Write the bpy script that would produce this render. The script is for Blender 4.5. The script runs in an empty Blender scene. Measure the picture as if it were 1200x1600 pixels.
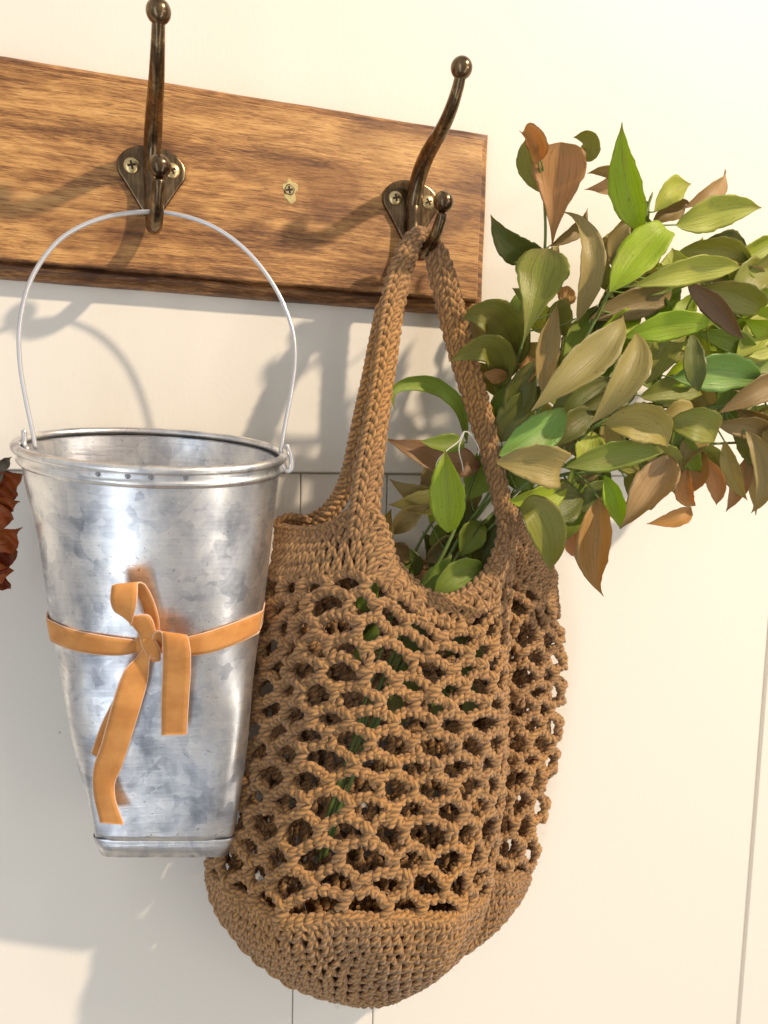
import bpy, math, random
import numpy as np
from mathutils import Vector
from mathutils.bvhtree import BVHTree
random.seed(7); rng = np.random.default_rng(7)
R = math.radians
scene = bpy.context.scene
col = scene.collection

# ------------------------------------------------------------------ camera
DIST = 0.55                     # metres from the lens to the wall; wall is the plane y = 0, the room lies at y < 0
FPX = 1200.0
def cam_axes():
    yaw, pitch, roll = R(18.413), R(5.847), R(1.517)
    cy, sy, cp, sp = math.cos(yaw), math.sin(yaw), math.cos(pitch), math.sin(pitch)
    f = np.array([sy*cp, cy*cp, -sp]); r = np.array([cy, -sy, 0.]); u = np.cross(r, f)
    cr, sr = math.cos(roll), math.sin(roll)
    return np.array([r*cr+u*sr, -r*sr+u*cr, f])
AX = cam_axes()
CAM = np.array([0., -DIST, 0.])
cd = bpy.data.cameras.new('camera'); cam = bpy.data.objects.new('camera', cd); col.objects.link(cam)
from mathutils import Matrix
cam.matrix_world = Matrix(((AX[0][0], AX[1][0], -AX[2][0], CAM[0]), (AX[0][1], AX[1][1], -AX[2][1], CAM[1]),
                           (AX[0][2], AX[1][2], -AX[2][2], CAM[2]), (0, 0, 0, 1)))
cd.sensor_fit = 'HORIZONTAL'; cd.sensor_width = 36; cd.lens = 36
cd.clip_start = 0.01; cd.clip_end = 50
cd.dof.use_dof = True; cd.dof.focus_distance = 0.50; cd.dof.aperture_fstop = 15
scene.camera = cam

# ------------------------------------------------------------------ world and lamps
w = bpy.data.worlds.new('World'); scene.world = w; w.use_nodes = True
nt = w.node_tree; bg = nt.nodes['Background']; bg.inputs[1].default_value = 0.53
tc = nt.nodes.new('ShaderNodeTexCoord'); sp_ = nt.nodes.new('ShaderNodeSeparateXYZ'); rp = nt.nodes.new('ShaderNodeValToRGB'); mr = nt.nodes.new('ShaderNodeMapRange')
nt.links.new(tc.outputs['Generated'], sp_.inputs[0]); nt.links.new(sp_.outputs[2], mr.inputs[0]); mr.inputs[1].default_value = -1
nt.links.new(mr.outputs[0], rp.inputs[0]); nt.links.new(rp.outputs[0], bg.inputs[0])
for e_, (p_, c_) in zip([rp.color_ramp.elements[0], rp.color_ramp.elements[1], rp.color_ramp.elements.new(.5)], ((0, (.40, .35, .31, 1)), (1, (1.30, 1.22, 1.10, 1)), (.5, (1.0, .93, .87, 1)))):
    e_.position = p_; e_.color = c_     # a room: pale ceiling, darker floor
def area(name, loc, target, sx, sy, power, color, shape='RECTANGLE'):
    l = bpy.data.lights.new(name, 'AREA'); l.shape = shape; l.size = sx
    if shape == 'RECTANGLE': l.size_y = sy
    l.energy = power; l.color = color
    o = bpy.data.objects.new(name, l); col.objects.link(o); o.location = loc
    o.rotation_euler = (Vector(target)-Vector(loc)).to_track_quat('-Z', 'Y').to_euler(); return o
area('ceiling_lamp', (2.0, -1.85, 2.05), (.1, 0, -.10), .105, .105, 124, (1, .80, .58), 'DISK')
area('table_lamp', (.98, -.80, .15), (.15, 0, .05), .07, .07, 0.85, (1, .90, .80), 'DISK')
area('cool_streak_light', (-.90, -1.45, -.70), (0, 0, -.15), .34, 2.5, 9.0, (.74, .86, 1.0))  # added, unseen cool panel that gives the bucket its left bright streak
area('warm_streak_light', (1.00, -1.25, -.70), (.05, 0, -.15), .18, 2.3, 5.0, (1, .93, .84))  # second added panel, warm, mirrored as the streak right of the bucket's middle
vs = scene.view_settings; vs.view_transform = 'Standard'; vs.look = 'None'; vs.exposure = 0.0; vs.gamma = 1
scene.cycles.max_bounces = 8

# ------------------------------------------------------------------ helpers
def P(u, v, p):
    """the point seen at photo pixel (u, v) that stands p metres off the wall"""
    d = AX.T @ np.array([(u-600)/FPX, (800-v)/FPX, 1.])
    return CAM + d*((DIST-p)/d[1])
def PP(lst): return np.array([P(*q) for q in lst])
def ray(u, v):
    d = AX.T @ np.array([(u-600)/FPX, (800-v)/FPX, 1.]); return d/np.linalg.norm(d)
def catmull(pts, t, closed=False):
    """values of a Catmull-Rom spline through pts (n, k) at params t in [0, n-1] (or [0, n] when closed)"""
    pts = np.asarray(pts, float); n = len(pts); t = np.asarray(t, float)
    if closed:
        i = np.floor(t).astype(int); f = (t-i)[:, None]
        g = lambda k: pts[(i+k) % n]
    else:
        ext = np.vstack([2*pts[0]-pts[1], pts, 2*pts[-1]-pts[-2]])
        i = np.clip(np.floor(t).astype(int), 0, n-2); f = (t-i)[:, None]
        g = lambda k: ext[i+k+1]
    a, b, c, d = g(-1), g(0), g(1), g(2)
    return .5*((2*b)+(c-a)*f+(2*a-5*b+4*c-d)*f*f+(3*b-3*c+d-a)*f**3)
def smooth_path(pts, n): return catmull(pts, np.linspace(0, len(pts)-1, n))
def even_path(pts, step):
    q = smooth_path(pts, 40*len(pts)); L = np.r_[0, np.cumsum(np.linalg.norm(np.diff(q[:, :3], axis=0), axis=1))]
    s = np.linspace(0, L[-1], max(2, int(L[-1]/step)+1))
    return np.array([np.interp(s, L, q[:, k]) for k in range(q.shape[1])]).T, s
def mesh_obj(name, V, F, mat, parent=None, smooth=True, attr=None, uv=None):
    me = bpy.data.meshes.new(name); V = np.asarray(V, np.float32)
    F = np.asarray(F) if not isinstance(F, list) else F
    if isinstance(F, np.ndarray):
        k = F.shape[1]; me.vertices.add(len(V)); me.vertices.foreach_set('co', V.ravel())
        me.loops.add(F.size); me.loops.foreach_set('vertex_index', F.astype(np.int32).ravel())
        me.polygons.add(len(F)); me.polygons.foreach_set('loop_start', np.arange(0, F.size, k, dtype=np.int32))
        me.polygons.foreach_set('loop_total', np.full(len(F), k, np.int32)); me.update(calc_edges=True)
    else:
        me.from_pydata([tuple(map(float, v)) for v in V], [], F)
    me.validate()
    if smooth: me.polygons.foreach_set('use_smooth', np.ones(len(me.polygons), bool))
    if attr is not None:
        a = me.attributes.new('strand', 'FLOAT_VECTOR', 'POINT'); a.data.foreach_set('vector', np.asarray(attr, np.float32).ravel())
    if mat: me.materials.append(mat)
    o = bpy.data.objects.new(name, me); col.objects.link(o)
    if parent: o.parent = parent
    return o
def empty(name, loc=(0, 0, 0)):
    o = bpy.data.objects.new(name, None); col.objects.link(o); o.location = loc; o.empty_display_size = .02; return o
def tag(o, label, cat=None, group=None, kind=None):
    if label: o['label'] = label
    if cat: o['category'] = cat
    if group: o['group'] = group
    if kind: o['kind'] = kind
    return o
def tubes(paths, rad, sides=8, pitch=.0042, cap=True, ply=0.):
    """paths (N, K, 3) swept as round tubes; returns verts, quads, strand attribute (cos, sin, turns along)"""
    X = np.asarray(paths, float); N, K, _ = X.shape
    T = np.gradient(X, axis=1); T /= np.linalg.norm(T, axis=2, keepdims=True)+1e-12
    ref = np.where(np.abs(T[:, :1, 2:3]) < .8, np.array([0, 0, 1.]), np.array([1., 0, 0]))
    n = np.cross(T[:, 0], ref[:, 0]); n /= np.linalg.norm(n, axis=1, keepdims=True)+1e-12
    Ns = np.empty_like(X)
    for k in range(K):
        n = n-(n*T[:, k]).sum(1, keepdims=True)*T[:, k]; n /= np.linalg.norm(n, axis=1, keepdims=True)+1e-12; Ns[:, k] = n
    B = np.cross(T, Ns)
    rad = np.broadcast_to(np.asarray(rad, float), (N, K)).copy()
    if cap: rad[:, 0] *= .35; rad[:, -1] *= .35
    th = np.arange(sides)*2*np.pi/sides; c, s = np.cos(th), np.sin(th)
    L = np.cumsum(np.r_['1', np.zeros((N, 1)), np.linalg.norm(np.diff(X, axis=1), axis=2)], axis=1)/pitch
    L = L+rng.random((N, 1))
    rr_ = rad[:, :, None]*(1+ply*np.cos(3*th[None, None]-2*np.pi*L[:, :, None]))
    V = X[:, :, None]+rr_[..., None]*(Ns[:, :, None]*c[:, None]+B[:, :, None]*s[:, None])
    A = np.empty((N, K, sides, 3)); A[..., 0] = c; A[..., 1] = s; A[..., 2] = L[:, :, None]
    idx = np.arange(N*K*sides).reshape(N, K, sides); nx = np.roll(idx, -1, axis=2)
    F = np.stack([idx[:, :-1], nx[:, :-1], nx[:, 1:], idx[:, 1:]], -1).reshape(-1, 4)
    return V.reshape(-1, 3), F, A.reshape(-1, 3)
def join(parts):
    V, F, A, o = [], [], [], 0
    for v, f, a in parts: V.append(v); F.append(f+o); A.append(a); o += len(v)
    return np.vstack(V), np.vstack(F), np.vstack(A)
def tube_obj(name, pts, rad, mat, parent=None, sides=12, step=.0012):
    q, s = even_path(np.asarray(pts, float), step)
    r = np.interp(np.linspace(0, 1, len(q)), np.linspace(0, 1, len(np.atleast_1d(rad))), np.atleast_1d(rad))
    V, F, A = tubes(q[None, :, :3], r[None], sides); return mesh_obj(name, V, F, mat, parent, attr=A)
def grid_faces(m, n, wrap=False):
    i = np.arange(m*n).reshape(m, n)
    if wrap: j = np.roll(i, -1, axis=1); return np.stack([i[:-1], j[:-1], j[1:], i[1:]], -1).reshape(-1, 4)
    return np.stack([i[:-1, :-1], i[:-1, 1:], i[1:, 1:], i[1:, :-1]], -1).reshape(-1, 4)
def lathe(profile, n=24):
    """profile [(r, y)] turned about the y axis"""
    th = np.arange(n)*2*np.pi/n
    V = np.array([[(r*math.cos(t), y, r*math.sin(t)) for t in th] for r, y in profile])
    return V.reshape(-1, 3), grid_faces(len(profile), n, True)
def box(x0, x1, y0, y1, z0, z1):
    V = [(x, y, z) for x in (x0, x1) for y in (y0, y1) for z in (z0, z1)]
    return np.array(V), [(0, 1, 3, 2), (4, 6, 7, 5), (0, 4, 5, 1), (2, 3, 7, 6), (0, 2, 6, 4), (1, 5, 7, 3)]
def bevel(o, wd, seg=2):
    m = o.modifiers.new('bevel', 'BEVEL'); m.width = wd; m.segments = seg; return o

# ------------------------------------------------------------------ materials
class NT:
    def __init__(s, name):
        s.m = bpy.data.materials.new(name); s.m.use_nodes = True; s.t = s.m.node_tree; s.b = s.t.nodes['Principled BSDF']
    def n(s, typ, ins=None, **kw):
        x = s.t.nodes.new('ShaderNode'+typ)
        for k, v in kw.items(): setattr(x, k, v)
        for k, v in (ins or {}).items(): s.set(x.inputs[k], v)
        return x
    def set(s, sock, v):
        if isinstance(v, bpy.types.NodeSocket): s.t.links.new(v, sock)
        else: sock.default_value = v
    def math(s, op, a, b=0., c=0., clamp=False):
        x = s.n('Math', {0: a, 1: b, 2: c}, operation=op); x.use_clamp = clamp; return x.outputs[0]
    def ramp(s, fac, stops):
        x = s.n('ValToRGB', {0: fac}); e = x.color_ramp.elements
        while len(e) < len(stops): e.new(.5)
        for q, (p, c) in zip(e, stops): q.position = p; q.color = (*c, 1) if len(c) == 3 else c
        return x.outputs[0]
    def mix(s, fac, a, b, blend='MIX'):
        x = s.n('Mix', data_type='RGBA', blend_type=blend)
        s.set(x.inputs[0], fac); s.set(x.inputs[6], (*a, 1) if isinstance(a, tuple) else a); s.set(x.inputs[7], (*b, 1) if isinstance(b, tuple) else b)
        return x.outputs[2]
    def noise(s, scale, detail=4, rough=.5, vec=None, dist=0.):
        ins = {'Scale': scale, 'Detail': detail, 'Roughness': rough, 'Distortion': dist}
        if vec is not None: ins['Vector'] = vec
        return s.n('TexNoise', ins).outputs[0]
    def obj(s, scale=(1, 1, 1), rot=(0, 0, 0)):
        c = s.n('TexCoord').outputs['Object']; return s.n('Mapping', {'Vector': c, 'Scale': scale, 'Rotation': rot}).outputs[0]
    def bump(s, h, strength=.3, dist=.001, normal=None):
        ins = {'Strength': strength, 'Distance': dist, 'Height': h}
        if normal is not None: ins['Normal'] = normal
        return s.n('Bump', ins).outputs[0]
    def out(s, **kw):
        for k, v in kw.items(): s.set(s.b.inputs[k.replace('_', ' ')], v)
        return s.m

def m_wall():
    t = NT('cream_wall_paint'); v = t.obj()
    n1 = t.noise(3, 3, .5, v); n2 = t.noise(260, 3, .6, v); spk = t.noise(90, 2, .5, v)
    c = t.mix(t.math('MULTIPLY', n1, .5), (.80, .765, .690), (.85, .815, .740))
    c = t.mix(t.math('MULTIPLY', t.math('GREATER_THAN', spk, .80), .6), c, (.50, .44, .36))
    return t.out(Base_Color=c, Roughness=.55, Normal=t.bump(t.math('ADD', n2, t.math('MULTIPLY', t.noise(1, 3, .6, t.obj((500, 500, 40))), .6)), .16, .0006))
def m_wood(dark=0.):
    t = NT('stained_pine' if not dark else 'dark_stained_edge')
    warp = t.noise(1.0, 2, .5, t.obj((6, 9, 14)))
    o0 = t.n('TexCoord').outputs['Object']
    wv = t.n('VectorMath', {0: o0, 1: t.n('CombineXYZ', {0: 0., 1: 0., 2: t.math('MULTIPLY', warp, .012)}).outputs[0]}, operation='ADD').outputs[0]
    def g(sx, sz, d, rg): return t.noise(1.0, d, rg, t.n('Mapping', {'Vector': wv, 'Scale': (sx, sx, sz)}).outputs[0])
    broad = g(3.6, 48, 3, .5); mid = g(26, 360, 6, .72); fine = g(110, 1500, 3, .75)
    blot = t.noise(1.0, 4, .6, t.obj((11, 10, 26)), .8); dash = g(62, 800, 3, .6); knot = t.noise(1.0, 3, .5, t.obj((6.5, 10, 13)), 1.6)
    f = t.math('ADD', t.math('MULTIPLY', broad, .62), t.math('ADD', t.math('MULTIPLY', mid, .68), t.math('MULTIPLY', fine, .50)))
    f = t.math('SUBTRACT', f, .388+dark)
    c = t.ramp(f, [(.30, (.085, .032, .010)), (.41, (.23, .100, .030)), (.50, (.42, .205, .064)), (.59, (.60, .320, .105)), (.72, (.76, .46, .175))])
    c = t.mix(1.0, c, t.ramp(blot, [(.46, (1, 1, 1)), (.66, (.56, .48, .43))]), 'MULTIPLY')
    c = t.mix(1.0, c, t.ramp(knot, [(.56, (1, 1, 1)), (.70, (.55, .48, .44))]), 'MULTIPLY')
    c = t.mix(t.math('MULTIPLY', t.ramp(dash, [(.60, (0, 0, 0)), (.64, (1, 1, 1))]), .60), c, (.13, .050, .016))
    return t.out(Base_Color=c, Roughness=t.math('MULTIPLY_ADD', fine, .3, .34), Normal=t.bump(t.math('ADD', mid, fine), .30, .0006), Coat_Weight=.08, Coat_Roughness=.4)
def m_brass():
    t = NT('antique_brass'); v = t.obj()
    n = t.noise(70, 3, .5, v, .4); s = t.noise(1, 4, .6, t.obj((420, 420, 26))); fz = t.noise(900, 3, .6, v)
    f = t.math('ADD', t.math('MULTIPLY', n, .50), t.math('MULTIPLY', s, .50))
    c = t.ramp(f, [(.36, (.085, .055, .032)), (.50, (.16, .11, .062)), (.60, (.27, .19, .105)), (.70, (.46, .34, .18))])
    return t.out(Base_Color=c, Metallic=.95, Roughness=t.math('MULTIPLY_ADD', f, .22, .14), Normal=t.bump(t.math('ADD', s, t.math('MULTIPLY', fz, .3)), .10, .0003))
def m_simple(name, c, rough=.5, metal=0., bumps=0., sc=300, var=.25):
    t = NT(name); n = t.noise(sc, 4, .6, t.obj())
    d = tuple(x*(1-var) for x in c)
    return t.out(Base_Color=t.mix(n, d, tuple(min(1, x*(1+var)) for x in c)), Roughness=rough, Metallic=metal, Normal=t.bump(n, bumps, .0004))
def m_galv():
    t = NT('galvanised_steel'); v = t.obj()
    dist = t.n('TexNoise', {'Scale': 38, 'Detail': 3, 'Vector': v}).outputs[1]
    vv = t.n('VectorMath', {0: v, 1: dist}, operation='MULTIPLY_ADD'); t.set(vv.inputs[1], (1, 1, 1))
    wv = t.n('Mix', data_type='VECTOR'); t.set(wv.inputs[0], .035); t.set(wv.inputs[4], v); t.set(wv.inputs[5], dist)
    vor = t.n('TexVoronoi', {'Vector': wv.outputs[1], 'Scale': 120}); vor.feature = 'F1'; cell = t.n('SeparateColor', {0: vor.outputs['Color']}).outputs[0]
    cloud = t.noise(30, 7, .62, v, .6); big = t.noise(11, 3, .5, v)
    streak = t.noise(1, 4, .6, t.obj((45, 45, 700))); vert = t.noise(1, 3, .55, t.obj((46, 46, 7)))
    f = t.math('ADD', t.math('MULTIPLY', cell, .085), t.math('ADD', t.math('MULTIPLY', cloud, .56), t.math('ADD', t.math('MULTIPLY', streak, .10), t.math('MULTIPLY', vert, .40))))
    f = t.math('SUBTRACT', f, .050)
    c = t.ramp(f, [(.34, (.26, .28, .32)), (.43, (.46, .48, .52)), (.51, (.70, .71, .73)), (.62, (.94, .93, .90))])
    c = t.mix(t.math('MULTIPLY', t.math('SUBTRACT', big, .54, clamp=True), 3.2, clamp=True), c, (.44, .34, .32))
    pit = t.math('MULTIPLY', t.math('GREATER_THAN', t.noise(330, 2, .5, t.obj((1, 1, 1.8))), .69), t.math('GREATER_THAN', cloud, .52))
    c = t.mix(t.math('MULTIPLY', pit, .5), c, (.14, .12, .11))
    r = t.math('ADD', t.math('MULTIPLY', t.math('SUBTRACT', 1., f), .40), .14, clamp=True)
    return t.out(Base_Color=c, Metallic=.92, Roughness=r, Normal=t.bump(t.math('ADD', t.math('MULTIPLY', streak, .40), cloud), .34, .0010), Anisotropic=.3)
def m_yarn(name='cotton_yarn', a=(.235, .106, .032), b=(.58, .312, .108), oc=(.53, .245, .044)):
    t = NT(name)
    at = t.n('Attribute', attribute_name='strand'); sx = t.n('SeparateXYZ', {0: at.outputs['Vector']})
    th = t.math('ARCTAN2', sx.outputs[1], sx.outputs[0])
    ph = t.math('SUBTRACT', t.math('MULTIPLY', th, 3.), t.math('MULTIPLY', sx.outputs[2], 6.28318))
    h2 = t.math('MULTIPLY_ADD', t.math('SINE', t.math('SUBTRACT', t.math('MULTIPLY', th, 9.), t.math('MULTIPLY', sx.outputs[2], 18.85))), .5, .5)
    h = t.math('MULTIPLY_ADD', t.math('SINE', ph), .5, .5)
    v = t.obj(); n = t.noise(45, 4, .6, v); fz = t.noise(1500, 3, .7, v); z = t.noise(7, 2, .5, v)
    c = t.mix(n, a, b)
    c = t.mix(t.math('MULTIPLY', t.math('GREATER_THAN', z, 1.1), 1.), c, oc)
    c = t.mix(t.math('MULTIPLY', t.ramp(t.noise(210, 2, .5, v), [(.45, (0, 0, 0)), (.62, (1, 1, 1))]), .35), c, tuple(x*.8 for x in a))
    zz = t.ramp(z, [(.46, (0, 0, 0)), (.62, (1, 1, 1))]); c = t.mix(t.math('MULTIPLY', zz, .65), c, oc)
    c = t.mix(t.math('MULTIPLY', t.math('POWER', t.math('SUBTRACT', 1., h), 2.), .75), c, tuple(x*.22 for x in a))  # shade between the twisted plies, put into the yarn colour
    c = t.mix(t.math('MULTIPLY', fz, .18), c, (.72, .55, .36))
    nb = t.bump(h, .6, .0006); nb = t.bump(h2, .35, .00025, nb); nb = t.bump(fz, .35, .0004, nb)
    return t.out(Base_Color=c, Roughness=.85, Normal=nb, Sheen_Weight=.25, Sheen_Roughness=.5, Specular_IOR_Level=.25)
def m_velvet():
    t = NT('orange_velvet'); v = t.obj(); n = t.noise(70, 3, .5, v); f = t.noise(1800, 3, .6, v)
    c = t.mix(t.ramp(n, [(.38, (0, 0, 0)), (.62, (1, 1, 1))]), (.50, .190, .040), (.66, .290, .078)); c = t.mix(t.math('MULTIPLY', f, .42), c, (.82, .46, .19))
    return t.out(Base_Color=c, Roughness=.8, Sheen_Weight=1.0, Sheen_Roughness=.30, Sheen_Tint=(1, .8, .6, 1), Specular_IOR_Level=.2, Normal=t.bump(f, .3, .0003))
def m_leaf():
    t = NT('leaf'); oi = t.n('ObjectInfo'); at = t.n('Attribute', attribute_name='strand'); s = t.n('SeparateXYZ', {0: at.outputs['Vector']})
    across, along = s.outputs[0], s.outputs[1]     # across -1..1, along 0..1
    rnd = oi.outputs['Random']
    # veins follow the outline from base to tip, so they are lines of constant "across"
    wob = t.noise(1, 2, .5, t.n('CombineXYZ', {0: across, 1: t.math('MULTIPLY', along, 3.), 2: t.math('MULTIPLY', rnd, 50.)}).outputs[0])
    ph = t.math('ADD', t.math('MULTIPLY', across, 24.), t.math('MULTIPLY', wob, 7.))
    blq = t.ramp(t.noise(1, 2, .5, t.n('CombineXYZ', {0: t.math('MULTIPLY', across, 4.), 1: t.math('MULTIPLY', along, 4.), 2: rnd}).outputs[0]), [(.35, (0, 0, 0)), (.65, (1, 1, 1))])
    vein = t.math('MULTIPLY', t.math('POWER', t.math('MULTIPLY_ADD', t.math('COSINE', ph), .5, .5), 9.), blq)
    fine = t.noise(1, 4, .7, t.n('CombineXYZ', {0: t.math('MULTIPLY', across, 16.), 1: t.math('MULTIPLY', along, 2.2), 2: t.math('MULTIPLY', rnd, 30.)}).outputs[0])
    mid = t.math('LESS_THAN', t.math('ABSOLUTE', across), .03)
    c0 = oi.outputs['Color']
    blotch = t.noise(1, 4, .6, t.n('CombineXYZ', {0: t.math('MULTIPLY', across, 1.2), 1: t.math('MULTIPLY', along, 2.4), 2: t.math('MULTIPLY', rnd, 90.)}).outputs[0])
    bl = t.ramp(blotch, [(.50, (0, 0, 0)), (.68, (1, 1, 1))])
    c = t.mix(t.math('MULTIPLY', bl, .45), c0, t.mix(.55, c0, (.50, .36, .13)))
    c = t.mix(t.math('MULTIPLY', fine, .45), c, t.mix(1., c, (.55, .5, .45), 'MULTIPLY'))
    c = t.mix(t.math('MULTIPLY', vein, .38), c, t.mix(1., c, (.42, .36, .32), 'MULTIPLY'))
    c = t.mix(t.math('MULTIPLY', mid, .30), c, t.mix(1., c, (.5, .45, .4), 'MULTIPLY'))
    spot = t.noise(1, 2, .6, t.n('CombineXYZ', {0: t.math('MULTIPLY', across, 5.), 1: t.math('MULTIPLY', along, 14.), 2: t.math('MULTIPLY', rnd, 70.)}).outputs[0])
    c = t.mix(t.math('MULTIPLY', t.ramp(spot, [(.66, (0, 0, 0)), (.72, (1, 1, 1))]), .45), c, (.22, .13, .05))
    tip = t.ramp(along, [(.86, (0, 0, 0)), (1., (1, 1, 1))]); c = t.mix(t.math('MULTIPLY', tip, .5), c, (.42, .30, .12))
    nb = t.bump(t.math('ADD', t.math('MULTIPLY', vein, -.4), t.math('MULTIPLY', fine, .9)), .5, .0006, t.bump(t.noise(1, 3, .6, t.n('CombineXYZ', {0: t.math('MULTIPLY', across, 14.), 1: t.math('MULTIPLY', along, 30.), 2: rnd}).outputs[0]), .35, .0007))
    t.out(Base_Color=c, Roughness=.36, Normal=nb, Specular_IOR_Level=.5)
    tr = t.n('BsdfTranslucent', {'Color': t.mix(1., c, (1., 1., .55), 'MULTIPLY')}); ad = t.n('MixShader', {0: .40})
    t.set(ad.inputs[1], t.b.outputs[0]); t.set(ad.inputs[2], tr.outputs[0])
    t.set(t.t.nodes['Material Output'].inputs[0], ad.outputs[0]); return t.m

WALL, WOOD, EDGE, BRASS, GALV, YARN, VELVET, LEAF = m_wall(), m_wood(), m_wood(.085), m_brass(), m_galv(), m_yarn(), m_velvet(), m_leaf()
PALE = m_simple('pale_bare_wood', (.56, .45, .20), .8, 0, .9, 500, .35)
SCREW = m_simple('brass_plated_screw', (.72, .56, .28), .30, .9, .1, 300)
DIMPLE_METAL = m_simple('darker_dimple_metal', (.30, .30, .32), .4, .8)  # darker grey: shade of the dimples on the bucket's band
DARK = m_simple('painted_hole_shade', (.03, .02, .012), .8)  # near-black colour that stands for shade in the screw hole and slots
WIRE = m_simple('white_enamelled_wire', (.66, .67, .70), .28, .6, .05, 500, .06)
STEM = m_simple('green_stem', (.15, .22, .05), .5, 0, .2, 200, .35)
STRING = m_simple('white_string', (.78, .76, .68), .8)
TEAL = m_simple('teal_tape', (.0, .20, .13), .5)
SEAM = m_simple('velvet_selvedge', (.80, .52, .36), .8, 0, .3, 1500)

# ------------------------------------------------------------------ wall: a plain board above, vertical boards below
wall = empty('wall'); tag(wall, 'cream painted wall with a horizontal joint above vertical boards', kind='structure')
ZS = -.0298
def wall_board(name, x0, x1, z0, z1, y0):
    V, F = box(x0, x1, y0, .03, z0, z1); o = mesh_obj(name, V, F, WALL, wall, smooth=False); bevel(o, .0009, 2); return o
wall_board('wall_board', -1.4, 1.9, ZS, 1.3, 0.)
xs = [-1.4, -.55, .1195, .1865, .5675, .95, 1.9]
GP = [.0003, .0003, .0004, .00045, .0024, .0005, .0003]
for k in range(len(xs)-1):
    g = .0009 if k != 3 and k != 4 else .0011
    wall_board('wall_board', xs[k]+GP[k], xs[k+1]-GP[k+1], -1.2, ZS-.0013, .0040)
V, F = box(-1.4, 1.9, .0078, .034, -1.2, 1.3); mesh_obj('groove_backing', V, F, WALL, wall, smooth=False)

# ------------------------------------------------------------------ rack board with moulded edge
rack = empty('coat_rack', (.0, 0, .155)); RO = np.array([0, 0, .155])
tag(rack, 'stained wooden coat rack board with two antique brass double hooks on the cream wall', 'coat rack')
def rack_board():
    x0, x1, z0, z1 = -.62, .2542, .0903, .2222
    prof = [(0, 0), (0, .0060), (.0008, .0084), (.0026, .0106), (.0052, .0121), (.0078, .0127), (.0082, .0100), (.0089, .0100), (.0091, .0150), (.0092, .0184), (.0100, .0192)]
    rings = []
    n = 90
    for ins, y in prof:
        a0, a1, b0, b1 = x0+ins, x1-ins, z0+ins, z1-ins; r = max(.0002, .0012-ins*.1)
        L = []
        L += [(a0+(a1-a0)*i/n, b0) for i in range(n)]
        L += [(a1, b0+(b1-b0)*i/20) for i in range(20)]
        L += [(a1-(a1-a0)*i/n, b1) for i in range(n)]
        L += [(a0, b1-(b1-b0)*i/20) for i in range(20)]
        rings.append([(x+.00015*math.sin(z*91+x*47), -y, z+.00012*math.sin(x*60)+.00008*math.sin(x*210+y*300)) for x, z in L])
    V = np.array(rings); m, k = V.shape[:2]
    F = [tuple(map(int, f)) for f in grid_faces(m, k, True)]
    body = (m-1)*k; e = F; V = V.reshape(-1, 3)-RO
    o = mesh_obj('board', V, e+[tuple(range(body, body+k))], EDGE, rack, smooth=False)
    o.data.materials.append(WOOD)
    for p in o.data.polygons:
        if p.index >= (m-2)*k-1: p.material_index = 1
        elif len(p.vertices) == 4: p.use_smooth = True
    o.data.polygons[len(o.data.polygons)-1].use_smooth = False
    return o
rack_board()
YF = -.0192   # front face of the rack board

# chipped screw hole between the hooks
def screw_mesh():
    V, F = lathe([(0.0001, 0), (.0043, 0), (.0047, -.0003), (.0046, -.0008), (.0040, -.0013), (.0028, -.0018), (.0014, -.0021), (.0001, -.0022)], 28)
    return V, F
def cross_mesh(a, b, y, rot=0.):
    pts = [(-a, -b), (-b, -b), (-b, -a), (b, -a), (b, -b), (a, -b), (a, b), (b, b), (b, a), (-b, a), (-b, b), (-a, b)]
    c, s = math.cos(rot), math.sin(rot); q = [(x*c-z*s, x*s+z*c) for x, z in pts]
    V = [(x, y, z) for x, z in q]+[(x, y+.0012, z) for x, z in q]
    F = [tuple(range(12))]+[(i, (i+1) % 12, 12+(i+1) % 12, 12+i) for i in range(12)]
    return np.array(V), F
c0 = P(452, 297, .0192)
ch = empty('countersunk_hole', tuple(np.array(c0)-RO)); ch.parent = rack
def blob(rx, rz, y, n=40, seed=1, amp=.25):
    r0 = random.Random(seed); k = [(r0.uniform(-1, 1), r0.uniform(0, 6.28)) for _ in range(6)]
    V = [(0, y, 0)]
    for i in range(n):
        a = i*2*math.pi/n; f = 1+amp*sum(c*math.sin((j+2)*a+p)/(1+.6*j) for j, (c, p) in enumerate(k)); V.append((rx*f*math.cos(a), y, rz*f*math.sin(a)))
    for i in range(n):
        x, _, z = V[1+i]; V.append((x*1.12, y+.0006, z*1.12))
    F = [(0, 1+i, 1+(i+1) % n) for i in range(n)]+[(1+i, 1+n+i, 1+n+(i+1) % n, 1+(i+1) % n) for i in range(n)]
    return np.array(V), F
V, F = blob(.0046, .0066, -.0004, seed=5, amp=.30); V[:, 0] += .0006; V[:, 2] -= .0006
o = mesh_obj('chipped_wood', V, F, PALE, ch, smooth=False)
V, F = blob(.0033, .0034, -.0006, seed=9, amp=.10); mesh_obj('recess_shade', V, F, DARK, ch, smooth=False)  # flat dark disc: painted shade round the sunken screw head
V, F = blob(.0028, .0029, -.0008, seed=9, amp=.08); o = mesh_obj('screw_head', V, F, SCREW, ch, smooth=False)
V, F = cross_mesh(.0024, .0006, -.00095, .2); mesh_obj('screw_slot', V, F, DARK, ch, smooth=False)  # dark cross laid on the head, its colour is the slot's shade

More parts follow.
